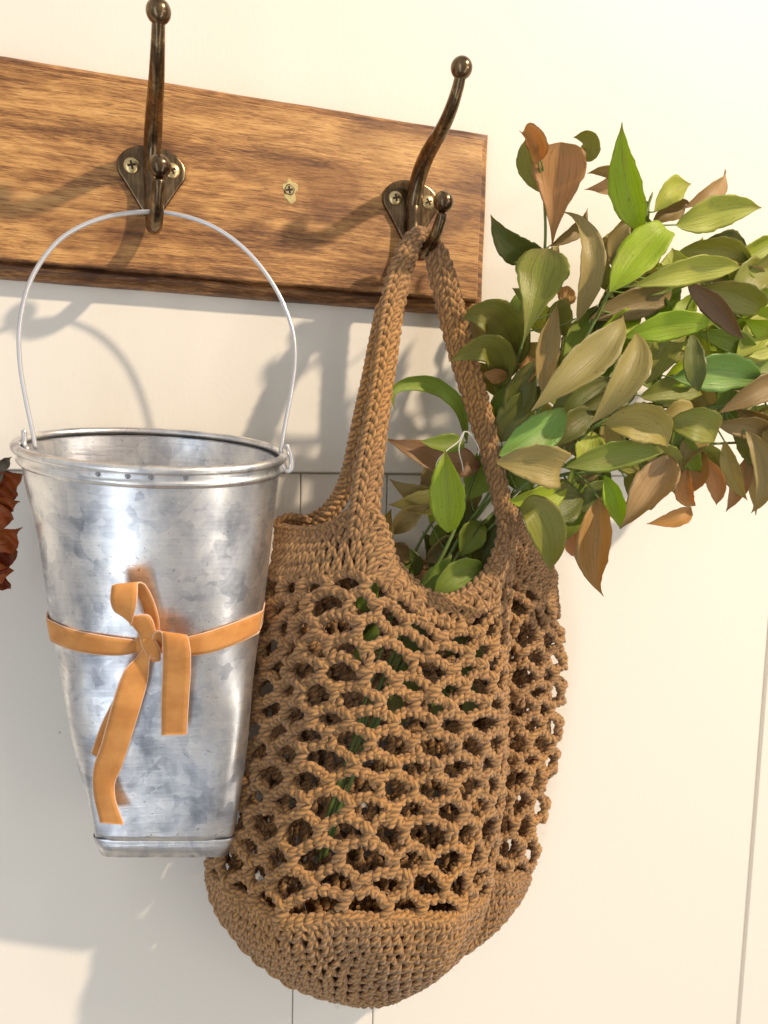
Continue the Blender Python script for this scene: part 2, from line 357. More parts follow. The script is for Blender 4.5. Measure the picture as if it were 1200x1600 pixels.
# ------------------------------------------------------------------ hooks
def plate_mesh():
    # rounded triangle, wider than high, point down
    ctrl = [(0, .0128), (.0075, .0122), (.0150, .0088), (.0192, .0030), (.0190, -.0030), (.0150, -.0090), (.0085, -.0190), (.0035, -.0262), (0, -.0280),
            (-.0035, -.0262), (-.0085, -.0190), (-.0150, -.0090), (-.0190, -.0030), (-.0192, .0030), (-.0150, .0088), (-.0075, .0122)]
    c = catmull(np.array(ctrl), np.linspace(0, 16, 64, endpoint=False), True)
    c = c*np.array([1.08, 1.12])
    rings = []
    for s, y in ((1.0, .0001), (1.0, -.0016), (.985, -.0024), (.955, -.0028), (.90, -.0029), (.6, -.0032), (.3, -.0036)):
        rings.append([(x*s, y, (z+.004)*s-.004) for x, z in c])
    V = np.array(rings).reshape(-1, 3); F = [tuple(map(int, f)) for f in grid_faces(7, 64, True)]
    V = np.vstack([V, [[0, -.0037, -.004]]]); k = len(V)-1
    F += [(6*64+i, 6*64+(i+1) % 64, k) for i in range(64)]
    return V, F
def ball(c, r, n=24):
    V, F = lathe([(max(1e-5, r*math.sin(a)), -r*math.cos(a)) for a in np.linspace(0.01, math.pi-.01, 16)], n)
    return V+np.array(c), F
def make_hook(at, lean, label):
    h = empty('hook', tuple(np.array(at)-RO)); h.parent = rack; h['label'] = label
    V, F = plate_mesh(); mesh_obj('plate', V, F, BRASS, h)
    # arms: one upper arm that swings out and up, one J below
    up = [(0, -.003, -.014), (0, -.0065, -.004), (0, -.0105, .006), (.0002, -.017, .0145), (.0004, -.0270, .0215), (.0006, -.040, .0265), (.0008, -.054, .0310), (.0009, -.0665, .0375), (.001, -.0760, .046), (.001, -.0810, .0535)]
    V, F = None, None
    q = np.array(up)*np.array([1, 1, 1]); q[:, 0] += lean*np.linspace(0, 1, len(q))
    tube_obj('upper_arm', q, [.0050, .0053, .0054, .0054, .0052, .0048, .0045, .0042, .0038, .0034], BRASS, h, 16)
    e = q[-1]+np.array([0, -.0006, .0030])
    V, F = ball(e, .0066); mesh_obj('upper_ball', V, F, BRASS, h)
    jl = [(0, -.004, .004), (0, -.0070, -.006), (0, -.0078, -.018), (.0002, -.0100, -.029), (.0004, -.0160, -.0375), (.0007, -.0255, -.0405), (.0012, -.0360, -.0385), (.0018, -.0460, -.0325), (.0022, -.0525, -.0255), (.0025, -.0550, -.0200)]
    tube_obj('lower_arm', jl, [.0044, .0048, .0047, .0046, .0046, .0046, .0045, .0042, .0038, .0034], BRASS, h, 16)
    V, F = ball((.0027, -.0556, -.0140), .0066); mesh_obj('lower_ball', V, F, BRASS, h)
    for sx in (-1, 1):
        s = empty('screw_placeholder'); bpy.data.objects.remove(s)
        V, F = screw_mesh(); sc = mesh_obj('screw', V*1.08+np.array([sx*.0122, -.0027, .0005]), F, SCREW, h)
        V2, F2 = cross_mesh(.0026, .00065, -.0052, .25 if sx < 0 else .5); V2[12:, 1] = -.0032
        V2 += np.array([sx*.0122, -.0000, .0005])
        o = mesh_obj('screw_slot', V2, F2, DARK, h, smooth=False)  # slot is a raised dark cross, shade put into the colour
    return h
make_hook((.0148, YF, .1625), 0.0005, 'hook holding the wire handle of the metal bucket')
make_hook((.1902, YF, .1632), 0.0, 'hook holding the brown crocheted bag')

# ------------------------------------------------------------------ bucket
bk = empty('bucket'); tag(bk, 'tapering galvanised metal bucket hanging by a thin white wire handle', 'bucket')
TL, TR = P(31, 691, .060), P(440, 712, .082)
SB = np.array([.003, .021, 0])     # the seen bottom edge is the front one; the axis runs behind it
BL, BR = P(145, 1311, .062)+SB, P(368, 1311, .076)+SB
BL2, BR2 = P(153, 1340, .062)+SB, P(361, 1340, .076)+SB
def bucket_ring(h, grow=0., n=96):
    """h 0 at the rim, 1 at the crimp near the bottom"""
    L = TL+(BL-TL)*h; Rr = TR+(BR-TR)*h
    c = (L+Rr)/2; ax = (Rr-L)/2; a = np.linalg.norm(ax)+grow; ax /= np.linalg.norm(ax)
    dep = .056+(.023-.056)*h+grow
    tilt = -.17*(1-h)*1.0
    out = np.array([ax[1], -ax[0], 0]); out /= np.linalg.norm(out); out = out*math.cos(tilt)+np.array([0, 0, math.sin(tilt)])
    cen = c-out*(0.0)*1; cen = cen+np.array([0, .012*h*0, 0])
    e = 2+7*h**2.2
    th = np.arange(n)*2*np.pi/n; cs, sn = np.cos(th), np.sin(th)
    X = np.sign(cs)*np.abs(cs)**(2/e); Y = np.sign(sn)*np.abs(sn)**(2/e)
    return cen+a*X[:, None]*ax-0*out+dep*Y[:, None]*out
def loft(rings, closed_end=False):
    V = np.vstack(rings); F = grid_faces(len(rings), len(rings[0]), True); return V, F
hs = np.linspace(0.012, 1, 60)
outer = []
for h in hs:
    r = bucket_ring(h)
    # slight dents
    ang = np.arange(96)*2*np.pi/96
    d = .0005*np.sin(3*ang+9*h)+.0004*np.sin(7*ang-17*h+1)
    cc = r.mean(0); nn = (r-cc); nn /= np.linalg.norm(nn, axis=1, keepdims=True); outer.append(r+nn*(d*min(1, h*5))[:, None])
bot = outer[-1]; cb = bot.mean(0)
inner = [cb+(r-r.mean(0))*.97+(r.mean(0)-cb) for r in outer[::-1]]
rings = outer+[bot+(cb-bot)*.03]+inner
V, F = loft(rings); F = [tuple(map(int, f)) for f in F]
N0 = len(outer)*96; F.append(tuple(range(N0, N0+96)))
body = mesh_obj('body', V, F, GALV, bk)
bvh = BVHTree.FromPolygons([tuple(v) for v in V[:N0]], [f for f in F if max(f) < N0])
def hit(u, v, off=.0):
    loc, nrm, i, dd = bvh.ray_cast(Vector(CAM), Vector(ray(u, v)))
    if loc is None: return hit(u+(1.5 if u < 240 else -1.5), v, off)
    return np.array(loc)-ray(u, v)*off     # lifted off the metal toward the room
# rolled rim
rr = bucket_ring(0, .0012, 120); rr = np.vstack([rr, rr[:2]])
V, F, A = tubes(rr[None], .0027, 14, cap=False); mesh_obj('rim', V, F, GALV, bk, attr=A)
# band under the rim with a bead at its lower edge
band = [bucket_ring(h, g, 120) for h, g in ((.002, .0006), (.007, .0011), (.017, .0011), (.023, .0012), (.027, .0020), (.031, .0025), (.036, .0020), (.040, .0008), (.043, .0001))]
V, F = loft(band); mesh_obj('rim_band', V, F, GALV, bk)
# dimples of the band, as low studs; a darker metal colour holds their shade
for u, v in ((152, 735), (198, 738), (238, 740), (291, 741)):
    bp = None
    X = bucket_ring(.015, .0012, 400); px = [(AX @ (x-CAM)) for x in X]
    best = min((i for i in range(400) if px[i][2] < (AX @ (X.mean(0)-CAM))[2]), key=lambda i: abs(600+FPX*px[i][0]/px[i][2]-u))
    V, F = ball(X[best], .0016, 12); V[:, 1] = X[best][1]+(V[:, 1]-X[best][1])*.4; mesh_obj('dimple', V, F, DIMPLE_METAL, bk)
# bottom crimped band: short rectangular skirt
lo = []
for k, (f, g) in enumerate(((-.04, .0002), (.0, .0004), (.06, .0005), (.12, .0003), (.25, .0003), (1.0, -.0006), (1.04, -.002))):
    L = BL+(BL2-BL)*f; Rr = BR+(BR2-BR)*f; c = (L+Rr)/2; ax = Rr-L; a = np.linalg.norm(ax)/2+g; ax /= np.linalg.norm(ax)
    out = np.array([ax[1], -ax[0], 0]); out /= np.linalg.norm(out); dep = .023-.0015*f+g
    th = np.arange(96)*2*np.pi/96; cs, sn = np.cos(th), np.sin(th); e = 12
    e = 9; X = np.sign(cs)*np.abs(cs)**(2/e); Y = np.sign(sn)*np.abs(sn)**(2/e)
    lo.append(c+a*X[:, None]*ax+dep*Y[:, None]*out)
V, F = loft(lo); F = [tuple(map(int, f)) for f in F]; F.append(tuple(range(6*96, 7*96))); mesh_obj('bottom_band', V, F, GALV, bk)
# wire handle
hp = [(56, 703, .071), (50, 670, .0705), (40, 622, .070), (31, 565, .069), (31, 505, .068), (47, 440, .066), (80, 388, .0635), (120, 357, .061), (175, 337, .058), (240, 331, .0560), (300, 341, .058), (350, 364, .061), (395, 402, .065), (433, 455, .070), (456, 512, .074), (461, 560, .077), (455, 612, .0795), (446, 660, .081), (438, 708, .083)]
tube_obj('handle', PP(hp), .00130, WIRE, bk, 12)
hk1 = [(440, 716, .080), (447, 735, .081), (455, 733, .083), (455, 715, .084), (449, 698, .085), (447, 694, .085)]
tube_obj('handle_end', PP(hk1), .0016, WIRE, bk, 10, .0008)
hk2 = [(44, 704, .064), (38, 696, .062), (38, 684, .061), (38, 671, .061)]
tube_obj('handle_end', PP(hk2), .0016, WIRE, bk, 10, .0008)

# ------------------------------------------------------------------ ribbon
rb = empty('ribbon'); tag(rb, 'orange velvet ribbon tied in a half bow around the metal bucket', 'ribbon')
def strip(name, rows, thick=.0009, nc=6, n=40, off=0.):
    """rows of (left point, right point) 3D; smooth sheet with thickness"""
    A = smooth_path(np.array([r[0] for r in rows]), n); B = smooth_path(np.array([r[1] for r in rows]), n)
    f = np.linspace(0, 1, nc)[None, :, None]; G = A[:, None]*(1-f)+B[:, None]*f
    du = np.gradient(G, axis=0); dv = np.gradient(G, axis=1); N = np.cross(du, dv); N /= np.linalg.norm(N, axis=2, keepdims=True)+1e-12
    fr, bk_ = G+N*thick/2, G-N*thick/2
    loop = np.concatenate([fr, bk_[:, ::-1]], axis=1); m, k = loop.shape[:2]
    F = [tuple(map(int, q)) for q in grid_faces(m, k, True)]
    F += [tuple(range(k)), tuple(range((m-1)*k, m*k))[::-1]]
    o = mesh_obj(name, loop.reshape(-1, 3), F, VELVET, rb)
    # pale selvedges
    V1, F1, A1 = tubes(np.stack([A, B]), .00048, 6, cap=False); mesh_obj('selvedge', V1, F1, SEAM, o, attr=A1); return o
# band round the bucket: front run between pixel rows, then right round the back
def band_h(theta_i): pass
cen_h, ringn = [], 120
def bucket_pt(h, i, g): return bucket_ring(h, g, ringn)[i]
def h_for(u, v):
    q = hit(u, v); best, bd = None, 9
    for h in np.linspace(.3, .6, 61):
        r = bucket_ring(h, 0, ringn); k = np.argmin(np.linalg.norm(r-q, axis=1)); dd = np.linalg.norm(r[k]-q)
        if dd < bd: best, bd = (h, k), dd
    return best
rowsT = [(88, 974), (110, 983), (150, 992), (190, 998), (218, 1001), (240, 1002), (262, 1000), (292, 996), (330, 986), (370, 972), (400, 960), (410, 955)]
rowsB = [(94, 1008), (114, 1015), (150, 1022), (190, 1023), (218, 1018), (240, 1018), (262, 1020), (292, 1024), (330, 1019), (370, 1005), (398, 992), (408, 987)]
front = [(hit(*a, .0013), hit(*b, .0013)) for a, b in zip(rowsT, rowsB)]
hL, iL = h_for(*rowsT[0]); hL2, _ = h_for(*rowsB[0]); hR, iR = h_for(*rowsT[-1]); hR2, _ = h_for(*rowsB[-1])
# go round the back between iL and iR
span = [(iL-k) % ringn for k in range(0, ringn)]
def back_rows():
    out = []
    # choose the direction that passes the wall side (largest y)
    def walk(s):
        i = iL; seq = []
        while i != iR and len(seq) < ringn: i = (i+s) % ringn; seq.append(i)
        return seq
    r = bucket_ring(.45, 0, ringn); sq = max((walk(1), walk(-1)), key=lambda q: max(r[i][1] for i in q))
    for j, i in enumerate(sq):
        if j % 3 == 0 and 1 < j < len(sq)-2:
            f = j/len(sq); out.append((bucket_pt(hL+(hR-hL)*f, i, .0013), bucket_pt(hL2+(hR2-hL2)*f, i, .0013)))
    return out
br = back_rows()
strip('ribbon_band', front[::-1]+br+[front[-1]], n=200)
def pz(lst, off):  # (u, v, extra offset) on the bucket's surface
    return [hit(u, v, o+off) for u, v, o in lst]
# knot
kn = [(216, 1000, .004), (222, 1010, .007), (236, 1015, .009), (246, 1010, .008), (245, 1000, .006)]
def knot(name, ctr, rx, rz, off, rot):
    q = hit(*ctr, off); th = np.linspace(0, 2*np.pi, 30)[:-1]; rows = []
    V = []; n = 16
    for i in range(n+1):
        a = math.pi*i/n
        for b in np.linspace(0, 2*math.pi, 24, endpoint=False):
            x = math.sin(a)*math.cos(b); z = math.cos(a); y = math.sin(a)*math.sin(b); f = 1+.12*math.sin(3*b+2*z)+.08*math.sin(5*z)
            X = x*rx*f; Z = z*rz*f; V.append((q[0]+X*math.cos(rot)-Z*math.sin(rot), q[1]+y*.0042*f, q[2]+X*math.sin(rot)+Z*math.cos(rot)))
    return mesh_obj(name, V, grid_faces(n+1, 24, True), VELVET, rb)
knot('knot', (232, 1010), .0062, .0072, .0035, .3)
# wraps over the knot
strip('knot_wrap', list(zip(pz([(212, 998, .003), (222, 992, .0075), (238, 992, .0100), (252, 1000, .008)], 0), pz([(214, 1022, .003), (226, 1026, .0075), (240, 1028, .0100), (250, 1026, .006)], 0))), n=24)
strip('knot_wrap', list(zip(pz([(226, 984, .004), (220, 1000, .0095), (228, 1020, .0105), (236, 1034, .006)], 0), pz([(246, 985, .004), (243, 1000, .0105), (250, 1016, .0105), (250, 1032, .006)], 0))), n=24)
# loop: up behind, over the top, down in front at the left, folded back to the knot
strip('bow_loop', list(zip(pz([(228, 992, .003), (227, 962, .003), (217, 932, .005), (197, 916, .009), (178, 914, .014), (174, 926, .017), (174, 942, .018), (182, 957, .016), (206, 962, .0135), (232, 962, .0130), (242, 984, .0115), (241, 1003, .009)], 0),
                          pz([(247, 994, .003), (248, 970, .004), (240, 940, .006), (227, 915, .010), (215, 911, .0145), (214, 926, .018), (212, 946, .019), (206, 970, .016), (204, 976, .0125), (208, 978, .0110), (217, 990, .0105), (223, 1003, .0085)], 0))), n=110)
strip('ribbon_tail', list(zip(pz([(226, 1012, .008), (216, 1026, .008), (194, 1050, .013), (177, 1097, .014), (160, 1160, .010), (147, 1200, .007), (147, 1240, .006), (157, 1285, .010)], 0),
                              pz([(238, 1012, .009), (233, 1030, .010), (229, 1067, .008), (211, 1130, .010), (191, 1193, .007), (179, 1223, .006), (180, 1250, .009), (193, 1288, .012)], 0))), n=80)
strip('ribbon_tail', list(zip(pz([(214, 1040, .003), (184, 1085, .002), (160, 1130, .0025), (143, 1177, .004)], 0), pz([(224, 1050, .003), (200, 1098, .002), (174, 1142, .002), (155, 1184, .003)], 0))), n=40)
strip('ribbon_tail', list(zip(pz([(238, 1008, .008), (241, 990, .012), (253, 988, .016), (255, 1010, .016), (255, 1050, .012), (253, 1095, .009), (253, 1148, .006)], 0),
                              pz([(244, 1020, .005), (262, 1000, .008), (288, 992, .0125), (296, 1012, .015), (297, 1050, .012), (294, 1095, .009), (291, 1147, .007)], 0))), n=70)

# ------------------------------------------------------------------ crocheted bag
bag = empty('crocheted_bag'); tag(bag, 'brown crocheted net bag full of leafy stems hanging from the right hook', 'bag')
LV = [  # levels from rim to the base centre, each 13 control points round the bag (pixel u, v, metres off the wall)
 [(440, 827, .052), (500, 832, .078), (578, 800, .100), (622, 893, .105), (695, 940, .106), (765, 893, .100), (795, 800, .085), (812, 828, .065), (837, 862, .045), (862, 905, .030), (800, 880, .012), (650, 880, .012), (474, 815, .046)],
 [(427, 905, .055), (490, 905, .090), (570, 900, .108), (628, 933, .112), (697, 972, .112), (762, 942, .105), (789, 895, .088), (797, 900, .060), (837, 925, .045), (867, 962, .030), (800, 950, .012), (640, 950, .012), (478, 885, .022)],
 [(398, 1060, .045), (470, 1065, .095), (560, 1075, .118), (640, 1085, .122), (710, 1090, .120), (765, 1085, .110), (793, 1070, .088), (772, 1065, .050), (828, 1065, .050), (876, 1070, .030), (800, 1070, .011), (620, 1080, .010), (455, 1060, .013)],
 [(354, 1222, .036), (450, 1230, .096), (550, 1240, .120), (640, 1248, .124), (712, 1250, .120), (766, 1240, .108), (787, 1225, .086), (760, 1210, .048), (814, 1205, .050), (860, 1210, .030), (780, 1220, .011), (600, 1240, .010), (430, 1220, .013)],
 [(332, 1366, .048), (420, 1425, .100), (530, 1430, .122), (620, 1432, .124), (690, 1430, .118), (735, 1415, .104), (755, 1395, .085), (726, 1370, .048), (780, 1372, .050), (820, 1370, .030), (750, 1400, .012), (600, 1400, .010), (420, 1390, .015)],
 [(366, 1452, .056), (440, 1492, .090), (535, 1503, .108), (615, 1506, .110), (680, 1498, .104), (714, 1480, .090), (730, 1460, .075), (700, 1440, .044), (750, 1440, .050), (788, 1430, .034), (700, 1460, .020), (580, 1470, .018), (430, 1460, .022)],
 [(460, 1533, .056), (500, 1548, .072), (550, 1553, .082), (605, 1553, .083), (650, 1542, .080), (678, 1525, .070), (690, 1510, .060), (690, 1500, .048), (712, 1490, .044), (724, 1482, .038), (660, 1510, .028), (580, 1525, .026), (500, 1525, .036)],
 [(565, 1566, .056), (568, 1567, .058), (572, 1568, .060), (580, 1568, .061), (588, 1567, .060), (592, 1566, .058), (594, 1565, .056), (594, 1564, .054), (593, 1563, .052), (590, 1562, .050), (582, 1562, .048), (574, 1562, .049), (568, 1564, .052)],
]
G = np.array([[P(*q) for q in lv] for lv in LV])           # (8, 13, 3)
def S_raw(a, t):
    """a in ring units 0..13 (periodic), t in level units 0..7"""
    a = np.asarray(a, float) % 13; t = np.clip(np.asarray(t, float), 0, 6.999)
    i = np.floor(t).astype(int); f = (t-i)[:, None]
    def row(k):
        kk = np.clip(i+k, 0, 7); j = np.floor(a).astype(int); g = (a-j)[:, None]
        A, B, C, D_ = (G[kk, (j+m) % 13] for m in (-1, 0, 1, 2))
        return .5*((2*B)+(C-A)*g+(2*A-5*B+4*C-D_)*g*g+(3*B-3*C+D_-A)*g**3)
    r = [row(k) for k in (-1, 0, 1, 2)]
    lo = (i == 0)[:, None]; r[0] = np.where(lo, 2*r[1]-r[2], r[0]); hi = (i == 6)[:, None]; r[3] = np.where(hi, 2*r[2]-r[1], r[3])
    A, B, C, D_ = r
    return .5*((2*B)+(C-A)*f+(2*A-5*B+4*C-D_)*f*f+(3*B-3*C+D_-A)*f**3)
# arc-length map round the ring at mid height
aa = np.linspace(0, 13, 521); ring = (S_raw(aa, np.full(521, 2.6))); LL = np.r_[0, np.cumsum(np.linalg.norm(np.diff(ring, axis=0), axis=1))]
CIRC = LL[-1]
def a_of(s): return np.interp(np.asarray(s) % 1.0, LL/CIRC, aa)
def frame(s, t):
    s = np.asarray(s, float); t = np.asarray(t, float); e = 2e-3
    X = S_raw(a_of(s), t); Xa = S_raw(a_of(s+e), t)-S_raw(a_of(s-e), t); Xt = S_raw(a_of(s), np.minimum(t+.01, 6.99))-S_raw(a_of(s), np.maximum(t-.01, 0))
    la = np.linalg.norm(Xa, axis=1, keepdims=True)+1e-12; Ta = Xa/la; N = np.cross(Ta, -Xt); N /= np.linalg.norm(N, axis=1, keepdims=True)+1e-12
    # the ring runs left to right across the front, so the outward side faces the camera there
    Tt = np.cross(Ta, N); Tt /= np.linalg.norm(Tt, axis=1, keepdims=True)+1e-12
    sg = np.sign((Tt*Xt).sum(1, keepdims=True)); Tt = Tt*sg
    return X, Ta, Tt, N
_x, _a, _t, _n = frame(np.array([.25]), np.array([2.5])); NSIGN = 1. if _n[0][1] < 0 else -1.
def on_bag(s, t, x=0., z=0., n=0.):
    """surface point plus metre offsets along the ring (x), down (z) and outward (n)"""
    X, Ta, Tt, N = frame(s, t); s = np.asarray(s, float); t = np.asarray(t, float)
    fade = np.clip((t-.7)/1., 0, 1)*np.clip((6.9-t)/1.6, 0, 1); tp2 = 2*np.pi
    n = n+fade*(.0016*np.sin(tp2*(7*s)+.5*t)+.0014*np.sin(tp2*13*s-.9*t+1)+.0010*np.sin(tp2*5*s+2.3*t))
    c = lambda q: np.broadcast_to(q, (len(X),))[:, None]
    return X+Ta*c(x)+Tt*c(z)+N*NSIGN*c(n)
YR = .00205            # yarn radius
def plait(base_fn, length, width=.0024, depth=.0017, lam=.0150, rad=YR*.92, step=.00095, phase=0., ply=3):
    """three strands plaited along a path given by base_fn(u array, x offsets across, n offsets out)"""
    n = max(8, int(length/step)); u = np.linspace(0, 1, n); out = []
    turns = max(1, round(length/lam)); ph = u*turns*2*np.pi
    for j in range(ply):
        p = ph+phase+2*np.pi*j/ply
        out.append(base_fn(u, width*np.sin(p), depth*np.sin(2*p+.4)))
    return np.array(out)
T_RIM, T_NET, T_BASE = 0., 1., 4.
NROW, NCELL = 15, max(12, int(round(CIRC/.0266)))
net_parts, rim_parts, base_parts = [], [], []
def ring_len(t):
    s = np.linspace(0, 1, 160); return np.linalg.norm(np.diff(S_raw(a_of(s[:-1]), np.full(159, t)), axis=0), axis=1).sum()
pitch_t = (T_BASE-T_NET)/NROW
def jit(k, i, sd): return math.sin(k*12.9898+i*78.233+sd*37.7)*43758.5453 % 1-.5
JS = rng.normal(0, 1, (NROW+2, NCELL, 3))
def node(k, i):
    """brick-laid node between waves k and k+1"""
    i = i % NCELL; s = (i+(.5 if k % 2 else 0))/NCELL; j = JS[k, i]
    return s+j[0]*.095/NCELL+.07/NCELL*math.sin(k*1.1+s*20), T_NET+(k)*pitch_t+j[1]*.11*pitch_t+(.10*pitch_t*math.sin(s*25+k*.5) if 0 < k < NROW else 0)
paths_by_len = {}
def add_path(store, X):
    store.setdefault(len(X), []).append(X)
store = {}
H = ring_len(2.5)/NCELL
for k in range(NROW+1):
    # the chain of row k: crests meet the posts of the row above, troughs carry the posts below
    tm = T_NET+(k-.0)*pitch_t
    for i in range(NCELL):
        s0, t0 = node(k, i); s1, t1 = node(k, i+1)
        if s1 < s0: s1 += 1.0
        if s1-s0 > .6: s1 -= 1.0
        amp = pitch_t*(.52+.07*JS[k, i, 2])
        last = k == NROW
        def fn(u, x, n, s0=s0, s1=s1, t0=t0, t1=t1, amp=amp, last=last):
            t = t0+(t1-t0)*u-(0 if last else amp)*(.5*np.sin(np.pi*u)+.5*(1-np.abs(2*u-1)))+(.34*pitch_t if not last else 0)
            dt = (-amp*np.pi*np.cos(np.pi*u))*(0 if last else 1)
            return on_bag(s0+(s1-s0)*u, t, -x*.25*np.sign(np.cos(np.pi*u))*0, x, n+.0004)
        for q in plait(fn, .034, .0015+.0003*rng.random(), .0013, .0105, rad=YR*1.04, phase=rng.random()*6.28, ply=2): add_path(store, q)
# posts: at each node from trough of wave k down to the crest of wave k+1
for k in range(NROW):
    for i in range(NCELL):
        s0, t0 = node(k, i)
        n = 16; u = np.linspace(0, 1, n)
        # two strands twisted about each other with a knot-like bulge on top
        ta, tb = t0+.02*pitch_t, t0+1.02*pitch_t
        ph0 = rng.random()*6.28; lean = rng.normal(0, .0007)+(.0014 if k % 2 else -.0014)
        for j in range(2):
            ph = ph0+u*2*np.pi*.9+j*np.pi; wd = .0017+.0007*np.sin(np.pi*u)
            add_path(store, on_bag(np.full(n, s0), ta+(tb-ta)*u, 1.12*wd*np.cos(ph)+lean*(u-.5)*2, 0., wd*.8*np.sin(ph)+.0008))
        # wrap across the node
        n2 = 12; u2 = np.linspace(0, 1, n2); sg = 1 if rng.random() < .5 else -1
        add_path(store, on_bag(np.full(n2, s0), np.full(n2, t0+.22*pitch_t), (u2-.5)*.0088, sg*(u2-.5)*.0058, .0036*np.sin(np.pi*u2)**.7-.0006))
def flush(name, store, parent, rad=YR, sides=10, kind='stuff', label=None, mat=YARN):
    parts = [tubes(np.array(v), rad, sides, ply=.13) for k, v in store.items()]
    V, F, A = join(parts); o = mesh_obj(name, V, F, mat, parent, attr=A)
    if kind: o['kind'] = kind
    if label: o['label'] = label
    return o
# added second layer of net inside the back, put in to darken the bag's inside
SF = float(np.interp(8.6, aa, LL/CIRC)); extra = {}
for k in range(NROW+1):
    for i in range(NCELL):
        s0 = SF+.02+(i+.5*(k % 2))/NCELL*(1-SF)
        if s0 > .985: continue
        ds = (1-SF)/NCELL; t0 = T_NET+(k+.35+.2*rng.normal())*pitch_t*.98; dn = -.016-.004*math.sin(s0*40+k)
        fn = lambda u, x, n, s0=s0, t0=t0, dn=dn, ds=ds: on_bag(s0+ds*u*1.1, np.minimum(t0-pitch_t*.45*np.sin(np.pi*u), 4.2), 0., x, n+dn)
        for q in plait(fn, .020, .0015, .0012, .0105, rad=YR, phase=rng.random()*6.28, ply=2, step=.0014): add_path(extra, q)
        u = np.linspace(0, 1, 9)
        for j in range(2): add_path(extra, on_bag(np.full(9, s0), np.minimum(t0+u*pitch_t, 4.2), .0016*np.cos(u*6+j*np.pi), 0., .0014*np.sin(u*6+j*np.pi)+dn))
for key, lst in extra.items(): store.setdefault(key, []).extend(lst)
flush('net', store, bag, rad=YR*1.06, label='open net of brown yarn with staggered holes')
# dense rows of V stitches
def v_template(w_, h_):
    """two legs of a V stitch: offsets (x, z down, n)"""
    L = []
    for sg in (-1, 1):
        c = [(sg*.04*w_, .62*h_, -.0012), (sg*.10*w_, .42*h_, .0007), (sg*.25*w_, .08*h_, .0020), (sg*.40*w_, -.28*h_, .0017), (sg*.44*w_, -.55*h_, .0002), (sg*.30*w_, -.72*h_, -.0016)]
        L.append(smooth_path(np.array(c), 11))
    return L
def dense_rows(t0, t1, rows, s_from=0., s_to=1., w0=.0070, tmpl_h=None, jitter=.10, skip=None):
    st = {}; dt = (t1-t0)/rows
    for r in range(rows):
        t = t0+(r+.5)*dt; Ln = ring_len(t)*(s_to-s_from); n = max(4, int(Ln/w0)); 
        # physical row height differs round the ring: sample it
        ss = s_from+(np.arange(n)+.5*(r % 2))/n*(s_to-s_from)
        Hh = np.linalg.norm(S_raw(a_of(ss), np.full(n, t+dt/2))-S_raw(a_of(ss), np.full(n, max(0, t-dt/2))), axis=1)
        Ww = np.linalg.norm(S_raw(a_of(ss+.5/n*(s_to-s_from)), np.full(n, t))-S_raw(a_of(ss-.5/n*(s_to-s_from)), np.full(n, t)), axis=1)
        for i in range(n):
            if skip and skip(ss[i], t): continue
            w_, h_ = min(Ww[i], .011), min(Hh[i], .012)
            rot = rng.normal(0, .16); cr_, sr_ = math.cos(rot), math.sin(rot)
            for c in v_template(w_, h_):
                c = c*(1+rng.normal(0, jitter*.5)); x = c[:, 0]*cr_-c[:, 1]*sr_; z = c[:, 0]*sr_+c[:, 1]*cr_
                m = len(c); add_path(st, on_bag(np.full(m, ss[i]), np.full(m, t), x, z, c[:, 2]))
    return st
st = dense_rows(T_BASE+.05, 6.93, 13)
for v in range(0): pass
flush('base', st, bag, rad=YR*.93, sides=10, label='closely crocheted rounded base')
st = dense_rows(.06, 1.0, 4, w0=.0078)
# plaited edge along the rim
def rim_fn(s0, s1):
    return lambda u, x, n: on_bag(s0+(s1-s0)*u, np.full(len(u), .03), 0., x-.001, n+.001)
for k in range(24):
    for q in plait(rim_fn(k/24, (k+1.03)/24), ring_len(.03)/24, .0027, .0019, .0150): add_path(st, q)
flush('rim', st, bag, rad=YR*.97, label='closely crocheted rim with a plaited edge')
# plaited row where the net meets the base
st = {}
for k in range(24):
    f = lambda u, x, n, k=k: on_bag((k+u*1.03)/24, np.full(len(u), T_BASE+.04), 0., x, n+.0008)
    for q in plait(f, ring_len(T_BASE)/24, .0026, .0018, .015): add_path(st, q)
flush('base_edge', st, bag)
# loose cotton fibres standing off the yarn
hair = []
for q_ in range(7000):
    s0, t0 = rng.random(), rng.uniform(.05, 6.6); b0 = on_bag(np.array([s0]), np.array([t0]), n=rng.uniform(.0005, .0030))[0]
    d_ = rng.normal(0, 1, 3); d_ /= np.linalg.norm(d_); e_ = rng.normal(0, .35, 3); ln = rng.uniform(.0015, .0045); u = np.linspace(0, 1, 5)[:, None]
    hair.append(b0+d_*u*ln+e_*u**2*ln)
V, F, A = tubes(np.array(hair), .00007, 3); o = mesh_obj('loose_fibres', V, F, YARN, bag, attr=A); o['kind'] = 'stuff'
# added backing sheet inside the dense parts, so that light does not leak between stitches
def skin(name, t0, t1, nt, off=-.0026, s0=0., s1=1., ns=160):
    ts = np.linspace(t0, t1, nt); ss = np.linspace(s0, s1, ns)
    V = np.vstack([on_bag(ss, np.full(ns, t), n=off) for t in ts]); F = grid_faces(nt, ns)
    A = np.zeros_like(V); A[:, 0] = 1; return mesh_obj(name, V, F, YARN, bag, attr=A)
skin('base_backing', T_BASE+.40, 6.98, 24); skin('rim_backing', .12, .86, 8)

